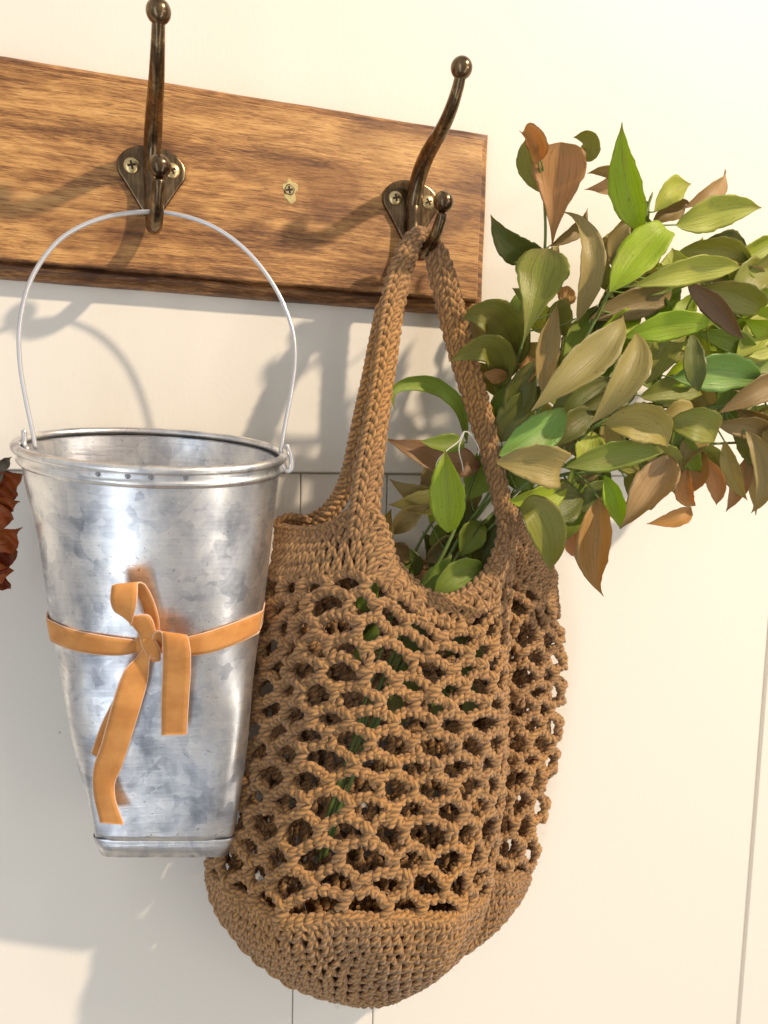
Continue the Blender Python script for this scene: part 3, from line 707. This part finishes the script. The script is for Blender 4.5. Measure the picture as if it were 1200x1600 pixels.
# strap: one flattened crocheted tube from the left of the mouth over the hook and down to the right
sp = [(566, 838, .099, .0215, .0090), (570, 790, .097, .0215, .0090), (578, 720, .0915, .0200, .0090), (590, 640, .0845, .0170, .0090), (600, 570, .078, .0175, .0090), (609, 500, .071, .0185, .0085), (621, 440, .064, .0180, .0085), (634, 400, .058, .0155, .009),
      (646, 376, .0530, .0130, .0095), (661, 369, .0500, .0115, .010), (676, 386, .0520, .0150, .010), (688, 420, .0570, .0185, .0100), (701, 470, .0625, .0200, .0100), (716, 530, .068, .0200, .0095), (733, 590, .073, .0190, .0095), (751, 650, .0785, .0175, .0090), (765, 705, .082, .0140, .0085), (779, 760, .084, .0125, .008), (790, 815, .086, .0125, .008), (793, 850, .087, .0125, .008)]
SPC = np.array([list(P(u, v, p))+[wd, th] for u, v, p, wd, th in sp])
q, sl = even_path(SPC, .001)
C3 = q[:, :3]; T = np.gradient(C3, axis=0); T /= np.linalg.norm(T, axis=1, keepdims=True)
view = C3-CAM; view /= np.linalg.norm(view, axis=1, keepdims=True)
SW = np.cross(T, view); SW /= np.linalg.norm(SW, axis=1, keepdims=True); SN = np.cross(T, SW); SN *= -np.sign((SN*view).sum(1, keepdims=True))
Ltot = sl[-1]
# twist the strap a little about its own run, as knitted straps do
tw = .35*np.sin(np.linspace(0, 5.2, len(q)))+.25; ct, stt = np.cos(tw)[:, None], np.sin(tw)[:, None]
SW, SN = SW*ct+SN*stt, -SW*stt+SN*ct
def strap_pt(s, ang, lift=0., dx=0.):
    """s metres along, ang round the section"""
    f = lambda A: np.stack([np.interp(s, sl, A[:, k]) for k in range(A.shape[1])], -1)
    c, W_, N_, e = f(C3), f(SW), f(SN), f(q[:, 3:5])*np.array([.80, .9]); a, b = e[:, 0]/2-.0018, e[:, 1]/2-.0016
    x, y = np.cos(ang), np.sin(ang); nn = np.stack([x*b, y*a], -1); nn /= np.linalg.norm(nn, axis=1, keepdims=True)
    return c+W_*((a+0)*x+nn[:, 0]*lift)[:, None]+N_*((b)*y+nn[:, 1]*lift)[:, None]
st = {}; NC = 7; hstep = .0072
def ang_of(cidx, e=2.2):  # spread columns evenly over the flat section
    return 2*np.pi*cidx/NC
angs = np.linspace(0, 2*np.pi, 721); 
def equal_angles(a, b, n):
    per = np.r_[0, np.cumsum(np.hypot(np.diff(a*np.cos(angs)), np.diff(b*np.sin(angs))))]; return np.interp((np.arange(n)+.5)/n*per[-1], per, angs)
s_ = .002; row = 0
while s_ < Ltot-.002:
    e = np.array([np.interp(s_, sl, q[:, 3]), np.interp(s_, sl, q[:, 4])])
    an = equal_angles(e[0]/2, e[1]/2, NC)
    per = 2*(e[0]+e[1])*.80/NC
    for cI, a0 in enumerate(an):
        wdt = per*.98; hh = hstep; dirn = 1 if cI % 2 else -1
        a_next = an[(cI+1) % NC]; da = (an[1]-an[0])
        gap = np.abs((np.roll(an, -1)-an) % (2*np.pi)); gw = (gap[cI]+gap[cI-1])/2
        for sg in (-1, 1):
            c = np.array([(sg*.03, -.62, -.0012), (sg*.10, -.40, .0006), (sg*.25, -.05, .0019), (sg*.42, .30, .0015), (sg*.46, .60, .0000), (sg*.30, .78, -.0016)])
            c = smooth_path(c, 11); rot = rng.normal(0, .05)
            st.setdefault(11, []).append(strap_pt(s_+dirn*c[:, 1]*hh+rng.normal(0, .0002)+(hh/2 if cI % 2 else 0), a0+c[:, 0]*gw+rot*c[:, 1]*.4, c[:, 2]+.0002))
    s_ += hstep; row += 1
flush('strap', st, bag, rad=YR*.96, kind='stuff', label='narrow crocheted strap looped over the hook')
na = 24; ss = np.linspace(0, Ltot, 200); V = np.array([strap_pt(np.full(na, s), np.arange(na)*2*np.pi/na, -.0012) for s in ss]).reshape(-1, 3)
A = np.zeros_like(V); A[:, 0] = 1; mesh_obj('strap_inside', V, grid_faces(200, na, True), YARN, bag, attr=A)
# the strap's rear edge, running from the back rim on the left up into the strap
def cord(name, pts, ply=3, wdt=.0026, dep=.0022, rad=YR):
    qq, s2 = even_path(PP(pts), .0011); Tn = np.gradient(qq, axis=0); Tn /= np.linalg.norm(Tn, axis=1, keepdims=True)
    vw = qq-CAM; vw /= np.linalg.norm(vw, axis=1, keepdims=True); W_ = np.cross(Tn, vw); N_ = np.cross(W_, Tn); out = []
    ph = s2/.0150*2*np.pi
    for j in range(ply):
        p = ph+2*np.pi*j/ply; out.append(qq+W_*(wdt*np.sin(p))[:, None]+N_*(dep*np.sin(2*p))[:, None])
    return out
st = {}
for off in (4, 13, 22):
    for c in cord('x', [(450-off*.2, 832-off*.2, .040), (480, 812+off*.9, .036+off*.0005), (512, 790+off*.9, .042+off*.0006), (534+off*.4, 752+off*.6, .060), (549+off*.5, 700, .075), (560+off*.5, 650, .077), (573+off*.5, 590, .073), (585+off*.4, 530, .068), (597+off*.2, 475, .064)]): st.setdefault(len(c), []).append(c)
flush('strap_edge', st, bag, label='shaded rear edge where strap and back rim meet')

# ------------------------------------------------------------------ leafy branches
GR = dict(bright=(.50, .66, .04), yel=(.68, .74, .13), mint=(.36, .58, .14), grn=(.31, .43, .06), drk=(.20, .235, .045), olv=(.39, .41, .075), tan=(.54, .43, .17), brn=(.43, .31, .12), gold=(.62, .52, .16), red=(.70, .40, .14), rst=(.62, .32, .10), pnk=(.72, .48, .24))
OR = (500, 1335, .058)
LOW = [OR, (560, 1160, .060), (630, 985, .064), (700, 850, .072)]
STEMS = [
 ('tallest branch, topped by a folded orange brown leaf beside the board', LOW+[(735, 760, .066), (785, 620, .068), (815, 540, .084), (850, 400, .102), (848, 262, .102)]),
 ('branch with bright green upright and spreading leaves at its top', [(506, 1340, .062), (570, 1160, .066), (645, 985, .066), (712, 850, .068), (765, 770, .070), (830, 660, .088), (905, 545, .112), (955, 450, .120), (1000, 355, .122), (1020, 300, .122)]),
 ('branch reaching right edge with green and dull olive leaves', [(494, 1330, .050), (556, 1150, .052), (640, 985, .058), (716, 850, .064), (800, 740, .070), (905, 640, .095), (1000, 560, .105), (1090, 500, .110), (1220, 430, .112)]),
 ('lower right branch with olive and golden brown leaves', [(510, 1330, .060), (575, 1150, .066), (655, 990, .068), (720, 860, .070), (800, 775, .074), (880, 710, .100), (950, 655, .118), (1050, 645, .120), (1150, 630, .122), (1225, 615, .122)]),
 ('drooping branch with hanging orange brown leaves over the bag side', [(503, 1325, .065), (580, 1150, .07), (660, 990, .07), (725, 870, .070), (800, 795, .076), (870, 745, .098), (945, 735, .114), (1050, 700, .112), (1180, 690, .110)]),
 ('short branch with small olive leaves between the straps', [(498, 1345, .050), (550, 1165, .046), (605, 985, .044), (650, 860, .048), (690, 790, .052), (725, 690, .058)]),
]
def leaf_mesh(b, t, wpx, arch, bow, cup, roll, twist, shape=0, via=None):
    """b, t 3D base and tip; wpx width in metres; arch = lift of the middle toward the room; bow = sideways curve"""
    n, m = 25, 11; s = np.linspace(0, 1, n)
    L = np.linalg.norm(t-b); T0 = (t-b)/L; vw = (b+t)/2-CAM; vw /= np.linalg.norm(vw); W0 = np.cross(T0, vw); W0 /= np.linalg.norm(W0); N0 = np.cross(W0, T0); N0 *= -np.sign(N0 @ vw)
    c = b+(t-b)*s[:, None]+N0*(arch*L*np.sin(np.pi*s))[:, None]+W0*(bow*L*np.sin(np.pi*s))[:, None]
    ti = int(rng.integers(0, 3)); c += N0*(.03*L*np.sin(np.pi*2*s+ti))[:, None]*np.sin(np.pi*s)[:, None]
    if via is not None: c = catmull(np.vstack([b, PP(via), t]), s*(len(via)+1))
    Tg = np.gradient(c, axis=0); Tg /= np.linalg.norm(Tg, axis=1, keepdims=True)
    if via is not None: W0 = np.cross(Tg, vw); W0 /= np.linalg.norm(W0, axis=1, keepdims=True); N0 = np.cross(W0, Tg); N0 *= -np.sign((N0 @ vw))[:, None]
    W = W0-((Tg*W0).sum(1))[:, None]*Tg; W /= np.linalg.norm(W, axis=1, keepdims=True); N = np.cross(W, Tg); N *= np.sign((N*N0).sum(1, keepdims=True)+1e-9)
    an = roll+twist*(s-.4); W, N = W*np.cos(an)[:, None]+N*np.sin(an)[:, None], -W*np.sin(an)[:, None]+N*np.cos(an)[:, None]
    if shape == 1:   # heart: widest near the far end
        wd = np.sin(np.pi*np.clip(s, 0, 1)**2.1)**.55*(.15+.85*s**.8); wd[0] = .03
    elif shape == 2:  # blunt, curled-over end
        wd = np.sin(np.pi*np.clip(s*.80+.02, 0, 1))**.85
    else:
        wd = np.sin(np.pi*s**rng.uniform(.76, 1.02))**rng.uniform(.85, 1.1)*(1-.25*s**3)*np.where(s > .86, 1-(s-.86)*2.2, 1.)
    wd = np.clip(wd/wd.max(), .02, 1)
    x = np.linspace(-1, 1, m); wl = wpx/2
    rip = ((.10*np.sin(s*8+rng.random()*6)+.05*np.sin(s*19+rng.random()*6))[:, None]*(x[None] > 0)+(.10*np.sin(s*7+rng.random()*6)+.05*np.sin(s*17+rng.random()*6))[:, None]*(x[None] < 0))*np.abs(x)[None]**2
    V = c[:, None]+W[:, None]*(x[None, :, None]*wd[:, None, None]*wl)+N[:, None]*((cup*x[None, :]**2*wd[:, None]+rip*wd[:, None]-.06*np.exp(-(x[None]/.12)**2)*wd[:, None])*wl)[:, :, None]
    if shape == 2:  # roll the end over
        k = np.clip((s-.72)/.28, 0, 1)[:, None, None]; V = V-N[:, None]*(k**2*.35*wl*2)
    ed_ = 1+.030*np.sin(s*31+rng.random()*6)+.025*np.sin(s*57+rng.random()*6); V = V+W[:, None]*((x**3)[None]*((ed_-1)*wd*wl)[:, None])[:, :, None]
    kk = np.clip((s-.66)/.34, 0, 1)[:, None, None]; V = V+N[:, None]*(kk**2*L*rng.normal(-.03, .07)) if shape == 0 else V
    fold = rng.normal(0, .5); V = V+N[:, None]*(np.clip(x*np.sign(fold)-.45, 0, 1)**1.6*abs(fold)*wd[:, None]*np.sin(np.pi*s)[:, None]*wl*.9)[:, :, None]
    A = np.zeros((n, m, 3)); A[..., 0] = x[None]; A[..., 1] = s[:, None]
    th = .00022; Vb = V-N[:, None]*th
    F = grid_faces(n, m); Fb = grid_faces(n, m)[:, ::-1]+n*m
    i = np.arange(n*m).reshape(n, m); ed = []
    for a_ in (i[:, 0], i[::-1, m-1]): ed += [(a_[k], a_[k+1], a_[k+1]+n*m, a_[k]+n*m) for k in range(n-1)]
    return np.vstack([V.reshape(-1, 3), Vb.reshape(-1, 3)]), np.vstack([F, Fb, np.array(ed)]), np.vstack([A.reshape(-1, 3)]*2)
branches = []
for lab, pts in STEMS:
    b = empty('leafy_branch'); tag(b, lab, 'branch', 'leafy branches standing in the crocheted bag')
    tube_obj('stem', PP(pts), [.0016, .0014, .0012, .0009], STEM, b, 8, .003)
    qq, _ = even_path(PP(pts), .002); branches.append((b, qq))
PXM = lambda px, p: px/FPX*(DIST-p)*1.03
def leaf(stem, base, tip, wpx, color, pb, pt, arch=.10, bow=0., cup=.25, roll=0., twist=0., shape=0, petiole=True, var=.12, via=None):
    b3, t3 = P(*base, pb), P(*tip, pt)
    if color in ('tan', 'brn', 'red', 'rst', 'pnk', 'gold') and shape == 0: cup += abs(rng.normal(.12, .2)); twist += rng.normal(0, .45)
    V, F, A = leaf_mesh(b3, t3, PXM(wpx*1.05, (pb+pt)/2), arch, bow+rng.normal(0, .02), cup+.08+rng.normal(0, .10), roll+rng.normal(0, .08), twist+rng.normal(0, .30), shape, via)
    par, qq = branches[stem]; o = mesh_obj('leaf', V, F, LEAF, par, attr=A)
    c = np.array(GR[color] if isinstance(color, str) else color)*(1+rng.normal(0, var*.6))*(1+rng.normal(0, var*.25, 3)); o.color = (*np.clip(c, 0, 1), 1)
    if petiole:
        k = np.argmin(np.linalg.norm(qq-b3, axis=1)); d = qq[k]-b3; L = np.linalg.norm(d)
        if .001 < L < .035:
            k2 = max(0, k-int(L/.004)); e = qq[k2]; dirn = (t3-b3)/np.linalg.norm(t3-b3)
            pts = np.array([b3+dirn*.002, b3+(e-b3)*.4-dirn*.001, e]); tube_obj('petiole', pts, [.0005, .0007], STEM, par, 6, .002)
    return o
# ---- named leaves, base pixel -> tip pixel
L = leaf
# top left group (stem 0)
L(0, (862, 392), (876, 222), 84, 'red', .104, .110, .04, .02, .25, .0, .2, 1)
L(0, (858, 385), (918, 325), 24, 'brn', .098, .090, .10, -.1, .4, .5)
L(0, (842, 300), (822, 212), 30, 'olv', .100, .098, .10, .12, .4, -.3)
L(0, (846, 250), (816, 206), 32, 'red', .112, .118, .10, .1, 1.1, .2, .3, via=[(836, 232, .118), (824, 212, .122)])
L(0, (838, 240), (842, 198), 24, 'rst', .114, .116, .10, .1, .9, -.3, .3)
L(0, (905, 250), (893, 214), 30, 'olv', .098, .094, via=[(922, 238, .1), (918, 216, .102)])
L(0, (848, 392), (763, 338), 46, 'drk', .104, .112, .14, .16, .3, -.3, -.4)
L(0, (815, 545), (856, 388), 84, 'olv', .120, .118, .02, .0, .30, 0, .1, 1)
L(0, (902, 502), (886, 312), 40, 'tan', .118, .112, .10, -.13, .3, .3, .4)
L(0, (850, 620), (872, 472), 38, 'tan', .108, .114, .05, .05, .3, .2, .1)
L(0, (800, 588), (722, 503), 66, 'olv', .060, .084, 0, 0, .35, -.2, -.2, via=[(801, 535, .074), (775, 497, .086), (745, 492, .088)])
L(0, (782, 612), (702, 566), 48, 'olv', .066, .092, 0, 0, .35, -.3, -.2, via=[(786, 565, .084), (765, 543, .094), (735, 548, .096)])
L(0, (818, 602), (826, 552), 28, 'rst', .088, .084, .1, 0, .3, .2)
L(0, (792, 590), (752, 584), 26, 'rst', .080, .078, .1, 0, .3, -.3)
L(0, (880, 480), (885, 445), 34, 'red', .090, .086, .1, 0, .3, .3)
L(0, (800, 412), (815, 395), 14, 'gold', .090, .086)
L(0, (845, 480), (800, 450), 22, 'olv', .088, .086)
# top right group (stem 1)
L(1, (1002, 362), (971, 190), 54, 'bright', .130, .136, .05, .06, .22, -.2, -.2)
L(1, (985, 345), (972, 242), 42, 'gold', .112, .106, .1, 0, .3, .3)
L(1, (985, 300), (916, 268), 26, 'tan', .112, .108, .2, -.15, .5, .2)
L(1, (968, 284), (914, 292), 26, 'pnk', .116, .112, .25, .2, .6, .4, .8)
L(1, (960, 420), (988, 342), 40, 'brn', .114, .116, .2, .2, .5, .4, .8)
L(1, (968, 378), (940, 432), 34, 'gold', .104, .110, .2, -.1, .3)
L(1, (950, 455), (944, 400), 26, 'olv', .100, .098, .1, .1, .3)
L(1, (1022, 332), (1076, 290), 40, 'yel', .116, .112, .12, .12, .3, .2)
L(1, (1020, 350), (1080, 325), 34, 'brn', .110, .108, .12, .12, .3, .3)
L(1, (1068, 326), (1134, 264), 30, 'pnk', .110, .104, .12, -.12, .4, .3)
L(1, (1056, 352), (1182, 324), 58, 'yel', .122, .126, .08, .03, .2, .3, .1)
L(1, (953, 456), (1062, 338), 66, 'bright', .142, .138, .08, .04, .22, -.1, .1)
L(1, (985, 448), (1166, 420), 50, 'yel', .130, .134, .08, .06, .22, .4, -.2)
L(1, (1062, 392), (1172, 416), 52, 'olv', .112, .110, .12, .12, .3, .3)
L(1, (830, 642), (990, 487), 62, 'tan', .146, .140, .06, -.02, .2, .1, .2)
L(1, (972, 528), (1120, 508), 52, 'bright', .126, .132, .10, .06, .22, .3, .1)
L(1, (925, 530), (1010, 490), 40, 'bright', .112, .110, .1, .05, .3, .3)
L(1, (920, 500), (1075, 455), 52, 'brn', .112, .106, .1, .05, .3, .3)
L(1, (930, 520), (1000, 440), 60, 'drk', .104, .100, .1, .05, .3, .2)
L(1, (885, 600), (938, 470), 45, 'grn', .100, .098, .1, .05, .3, .2)
L(1, (925, 662), (1003, 506), 54, 'tan', .148, .142, .10, -.10, .25, .2, .5)
L(1, (860, 660), (960, 590), 50, 'drk', .110, .108, .1, .05, .3, .3)
# right edge group (stem 2)
L(2, (1088, 448), (1196, 492), 54, 'olv', .124, .118, .12, .10, .3, .2, .2)
L(2, (1074, 444), (1162, 542), 40, (.34, .22, .12), .132, .138, .08, .08, .4, .3, .3)
L(2, (1148, 448), (1262, 400), 70, 'olv', .116, .112, .1, .06, .3, .2)
L(2, (1130, 520), (1240, 505), 50, 'bright', .112, .112, .1, .06, .25, .2)
L(2, (1110, 565), (1230, 545), 55, 'yel', .106, .104, .1, .06, .25, .2)
L(2, (1052, 590), (1196, 604), 68, 'mint', .128, .130, .08, .10, .22, .25, .1)
L(2, (1092, 612), (1084, 512), 40, 'drk', .138, .134, .1, .05, .4, .2, .3)
L(2, (1035, 600), (1110, 560), 50, 'bright', .110, .108, .1, 0, .25, .2)
L(2, (1010, 600), (1075, 520), 50, 'olv', .118, .112, .2, .08, .4, .2)
L(2, (960, 600), (1040, 540), 48, 'grn', .106, .104, .1, .05, .3, .2)
L(2, (1000, 620), (1110, 610), 50, 'olv', .110, .108, .1, .05, .3, .2)
L(2, (1120, 470), (1150, 430), 36, 'yel', .104, .1, .1, .05, .3, .2)
L(2, (1100, 430), (1190, 460), 60, 'tan', .106, .1, .1, .05, .3, .2)
L(2, (1165, 600), (1235, 560), 44, 'grn', .104, .1, .1, .05, .3, .2)
L(2, (1140, 480), (1215, 420), 60, 'olv', .122, .118, .1, .08, .3, .2)
L(2, (1150, 560), (1225, 500), 56, 'yel', .118, .116, .1, .08, .3, .2)
L(2, (1090, 520), (1180, 560), 44, 'grn', .116, .112, .1, .08, .3, .2)
L(2, (1080, 400), (1170, 385), 46, 'drk', .100, .098, .1, .1, .3, .2)
L(2, (1130, 600), (1230, 620), 50, 'tan', .120, .118, .1, .08, .3, .2)
# lower right group (stem 3)
L(3, (780, 712), (890, 633), 62, 'mint', .132, .128, .06, -.06, .22, .1, .1)
L(3, (945, 662), (1046, 700), 66, 'gold', .136, .142, .16, .16, .25, -.1, -.3)
L(3, (1040, 662), (1122, 694), 60, 'olv', .134, .140, .20, .16, .3, -.2, -.3)
L(3, (1030, 655), (1090, 645), 36, 'gold', .128, .130, .2, .1, .3, -.2, -.3)
L(3, (1058, 660), (1096, 752), 48, 'grn', .126, .122, .1, -.08, .3, .2, .2)
L(3, (1124, 645), (1250, 588), 48, 'brn', .130, .130, .1, .06, .35, .3, .1)
L(3, (1118, 662), (1215, 700), 44, 'brn', .128, .126, .1, .1, .3, .2)
L(3, (1132, 688), (1168, 782), 34, 'gold', .128, .132, .1, -.08, .35, .2, .3)
L(3, (1165, 672), (1173, 812), 40, 'tan', .134, .138, .12, .16, .35, -.2, -.3)
L(3, (1100, 690), (1060, 740), 40, 'gold', .122, .126, .35, -.1, .4, .2)
L(3, (905, 640), (1000, 615), 40, 'drk', .112, .110, .1, .05, .3, .2)
L(3, (850, 705), (940, 640), 46, 'drk', .114, .112, .1, .05, .3, .2)
L(3, (880, 690), (950, 620), 44, 'olv', .110, .108, .1, .05, .3, .2)
L(3, (1170, 660), (1240, 640), 44, 'olv', .118, .118, .1, .05, .3, .2)
L(3, (1150, 640), (1225, 700), 40, 'brn', .124, .124, .1, .05, .3, .2)
L(3, (1075, 686), (1132, 742), 40, 'olv', .118, .116, .12, .08, .3, .2)
L(3, (1182, 640), (1196, 762), 40, 'gold', .124, .128, .15, .1, .4, .2, .3)
L(3, (1202, 655), (1186, 802), 38, 'tan', .120, .122, .12, -.1, .4, .2, .3)
L(3, (1142, 668), (1186, 738), 38, 'olv', .118, .120, .15, .1, .4, .2, .3)
L(3, (1210, 640), (1150, 700), 44, 'brn', .114, .116, .15, .1, .4, .2, .3)
L(2, (1160, 498), (1230, 545), 50, 'bright', .120, .118, .1, .06, .3, .2)
L(2, (1130, 440), (1222, 380), 50, 'yel', .110, .108, .1, .06, .3, .2)
# drooping group (stem 4)
L(4, (998, 702), (1064, 738), 52, 'olv', .120, .122, .12, .08, .3, .2)
L(4, (1092, 700), (1072, 776), 36, 'rst', .118, .120, .12, .08, .4, .2)
L(4, (1030, 745), (1085, 765), 40, 'tan', .104, .106, .12, .08, .4, .2)
L(4, (975, 745), (1020, 800), 40, 'olv', .108, .106, .12, .08, .4, .2)
L(4, (777, 722), (892, 738), 66, 'gold', .148, .154, .16, .08, .30, .1, .1, 2)
L(4, (795, 782), (892, 748), 44, 'bright', .124, .122, .1, -.12, .25, .2)
L(4, (884, 730), (1042, 706), 54, 'grn', .136, .136, .08, .03, .22, .3, .1)
L(4, (826, 806), (916, 776), 74, 'drk', .126, .122, .08, .03, .25, .2)
L(4, (812, 792), (862, 902), 62, 'olv', .140, .138, 0, 0, .30, -.1, .1, via=[(838, 800, .150), (858, 842, .150)])
L(4, (936, 776), (934, 938), 58, 'red', .128, .132, .10, -.03, .40, .2, .3)
L(4, (944, 742), (968, 828), 34, 'bright', .130, .130, .1, .05, .35, .2, .2)
L(4, (1046, 712), (968, 826), 66, 'pnk', .126, .128, .10, .06, .30, .1, .2)
L(4, (1080, 792), (1010, 818), 30, 'red', .112, .110, .15, .12, .4, .1)
L(4, (1074, 730), (1086, 797), 32, 'red', .122, .120, .1, -.08, .4, .3, .2)
L(4, (1102, 716), (1119, 790), 34, 'red', .124, .122, .1, .08, .4, .2, .2)
L(4, (1168, 710), (1134, 800), 34, 'pnk', .116, .114, .1, .08, .4, .2, .2)
L(4, (1000, 705), (1045, 770), 60, 'grn', .108, .104, .1, .08, .3, .2, .2)
L(4, (890, 790), (950, 700), 50, 'grn', .106, .104, .1, .08, .3, .2, .2)
L(4, (910, 800), (960, 755), 44, 'drk', .116, .114, .1, .08, .3, .2, .2)
L(4, (870, 850), (925, 780), 40, 'grn', .108, .106, .1, .08, .3, .2, .2)
L(4, (900, 870), (890, 800), 30, 'red', .104, .102, .1, .08, .3, .2, .2)
L(4, (930, 740), (985, 690), 44, 'drk', .108, .104, .1, .08, .3, .2, .2)
L(4, (1020, 770), (1105, 700), 44, 'rst', .104, .100, .1, .08, .3, .2, .2)
# between the straps (stem 5)
L(5, (730, 692), (612, 640), 26, 'grn', .060, .080, 0, 0, .4, -.3, -.2, via=[(718, 635, .068), (680, 602, .074), (638, 598, .080), (613, 612, .082)])
L(5, (752, 728), (600, 684), 56, (.42, .24, .11), .074, .078, .10, .06, .3, .3, -.2)
L(5, (725, 690), (655, 690), 32, 'grn', .082, .086, .12, .08, .3, .3)
L(5, (700, 832), (690, 702), 58, 'bright', .112, .118, .08, -.05, .25, -.2, -.2)
L(5, (690, 770), (608, 748), 34, 'tan', .060, .070, .15, .15, .4, .2)
L(5, (684, 782), (606, 790), 42, 'gold', .066, .074, .14, .06, .4, .3)
L(5, (612, 836), (668, 790), 34, 'tan', .072, .080, .14, .10, .5, .2)
L(5, (600, 862), (612, 795), 30, 'gold', .070, .076, .12, .10, .5, .4)
L(5, (640, 870), (600, 850), 30, 'brn', .060, .060, .12, .10, .5, .4)
L(5, (676, 800), (700, 690), 40, 'brn', .056, .056, .12, .10, .3, .1)
L(0, (678, 932), (768, 888), 46, 'grn', .096, .094, .10, .10, .25, .3)
L(1, (652, 925), (705, 868), 34, 'grn', .090, .088, .1, -.1, .3, .2)
L(2, (745, 895), (792, 790), 56, 'drk', .068, .068, .1, .05, .25, .1)
L(2, (735, 780), (790, 700), 60, 'grn', .066, .066, .1, .05, .25, .1)
L(2, (720, 870), (760, 810), 44, 'grn', .072, .070, .1, .05, .25, .1)
L(3, (780, 690), (850, 600), 56, 'drk', .078, .090, .1, .05, .3, .2)
L(3, (800, 670), (835, 560), 50, 'drk', .080, .090, .1, .05, .3, .2)
L(1, (768, 700), (806, 590), 44, 'grn', .070, .072, .1, .05, .3, .2)
L(5, (650, 900), (630, 850), 34, 'drk', .05, .05); L(5, (700, 900), (660, 830), 40, 'drk', .045, .045); L(2, (770, 905), (740, 850), 40, 'drk', .05, .05)
# filler leaves deeper in the bunch, in a random mix of greens, olives and golds
fr = random.Random(3)
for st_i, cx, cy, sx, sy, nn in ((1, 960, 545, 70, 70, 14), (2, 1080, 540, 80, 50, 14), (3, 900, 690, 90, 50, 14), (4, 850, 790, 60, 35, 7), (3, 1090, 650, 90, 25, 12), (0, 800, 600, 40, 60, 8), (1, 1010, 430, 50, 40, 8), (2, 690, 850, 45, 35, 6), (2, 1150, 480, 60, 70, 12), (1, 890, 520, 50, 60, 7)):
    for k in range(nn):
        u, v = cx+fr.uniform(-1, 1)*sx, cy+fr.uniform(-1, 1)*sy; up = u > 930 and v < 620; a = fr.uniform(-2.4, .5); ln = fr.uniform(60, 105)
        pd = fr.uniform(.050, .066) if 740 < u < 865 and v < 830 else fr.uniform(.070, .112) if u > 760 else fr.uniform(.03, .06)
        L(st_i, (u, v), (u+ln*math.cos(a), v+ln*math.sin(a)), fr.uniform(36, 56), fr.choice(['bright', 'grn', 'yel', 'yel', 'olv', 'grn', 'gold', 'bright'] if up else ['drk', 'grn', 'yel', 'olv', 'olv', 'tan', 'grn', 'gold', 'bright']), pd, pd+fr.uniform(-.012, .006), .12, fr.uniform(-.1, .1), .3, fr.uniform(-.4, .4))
# leaves and stems low inside the bag, seen through the net
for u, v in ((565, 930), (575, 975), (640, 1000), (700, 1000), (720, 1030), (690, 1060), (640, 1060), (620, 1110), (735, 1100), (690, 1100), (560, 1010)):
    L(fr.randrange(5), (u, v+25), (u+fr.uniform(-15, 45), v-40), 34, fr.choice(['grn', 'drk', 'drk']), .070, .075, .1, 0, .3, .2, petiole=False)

# white string loop and teal tape
sg = tube_obj('string_loop', PP([(724, 793, .112), (700, 782, .114), (684, 755, .114), (682, 725, .112), (697, 705, .112), (716, 690, .112), (726, 674, .112), (738, 682, .112), (748, 700, .112), (747, 712, .111)]), .00035, STRING, None, 6, .002)
tag(sg, 'thin white string looped among the leaves between the bag straps', 'string')
sg2 = tube_obj('string_tail', PP([(726, 674, .1125), (717, 700, .1125), (722, 724, .112), (724, 738, .111)]), .00035, STRING, sg, 6, .002)
tp = tube_obj('teal_tie', PP([(470, 1368, .100), (480, 1374, .102), (492, 1384, .100)]), .0020, TEAL, None, 8, .001)
tag(tp, 'small teal green tie inside the bottom of the crocheted bag', 'tie')

# ------------------------------------------------------------------ rust red dried spray at the left edge
dr = empty('dried_spray'); tag(dr, 'rust red dried leaf spray hanging at the left edge beside the bucket', 'dried leaves')
tube_obj('stem', PP([(-40, 640, .03), (-20, 740, .035), (-12, 840, .035), (-10, 940, .03)]), .0012, STEM, dr, 8)
def ruffle(u, v, tu, tv, wpx, c, p, roll):
    V, F, A = leaf_mesh(P(u, v, p), P(tu, tv, p+.006), PXM(wpx, p), .15, .1, .5, roll, .8)
    V = V+np.stack([.0006*np.sin(V[:, 2]*700), .0018*np.sin(V[:, 0]*500+V[:, 2]*400), .0005*np.sin(V[:, 0]*800)], -1)
    o = mesh_obj('dried_leaf', V, F, LEAF, dr, attr=A); o.color = (*c, 1)
RU, RD = (.50, .115, .018), (.30, .05, .012)
SH_ = 13
for a in ((-25, 775, 36, 752, 44, RU, .045, .2), (-20, 790, 32, 795, 30, RU, .05, .6), (-22, 815, 16, 822, 44, RU, .05, -.3), (-22, 860, 30, 835, 46, RU, .05, .3), (-20, 880, 24, 872, 46, RD, .045, -.2), (-22, 895, 10, 905, 36, RU, .05, .2), (-20, 905, 4, 935, 24, RD, .045, .1), (-24, 800, 6, 765, 40, RD, .04, .4), (-20, 745, 22, 752, 16, RD, .04, .4)):
    ruffle(a[0]+SH_, a[1], a[2]*.62+SH_, a[3]-12, a[4], *a[5:])
ruffle(-15, 758, 20, 712, 22, (.30, .26, .21), .05, .2)
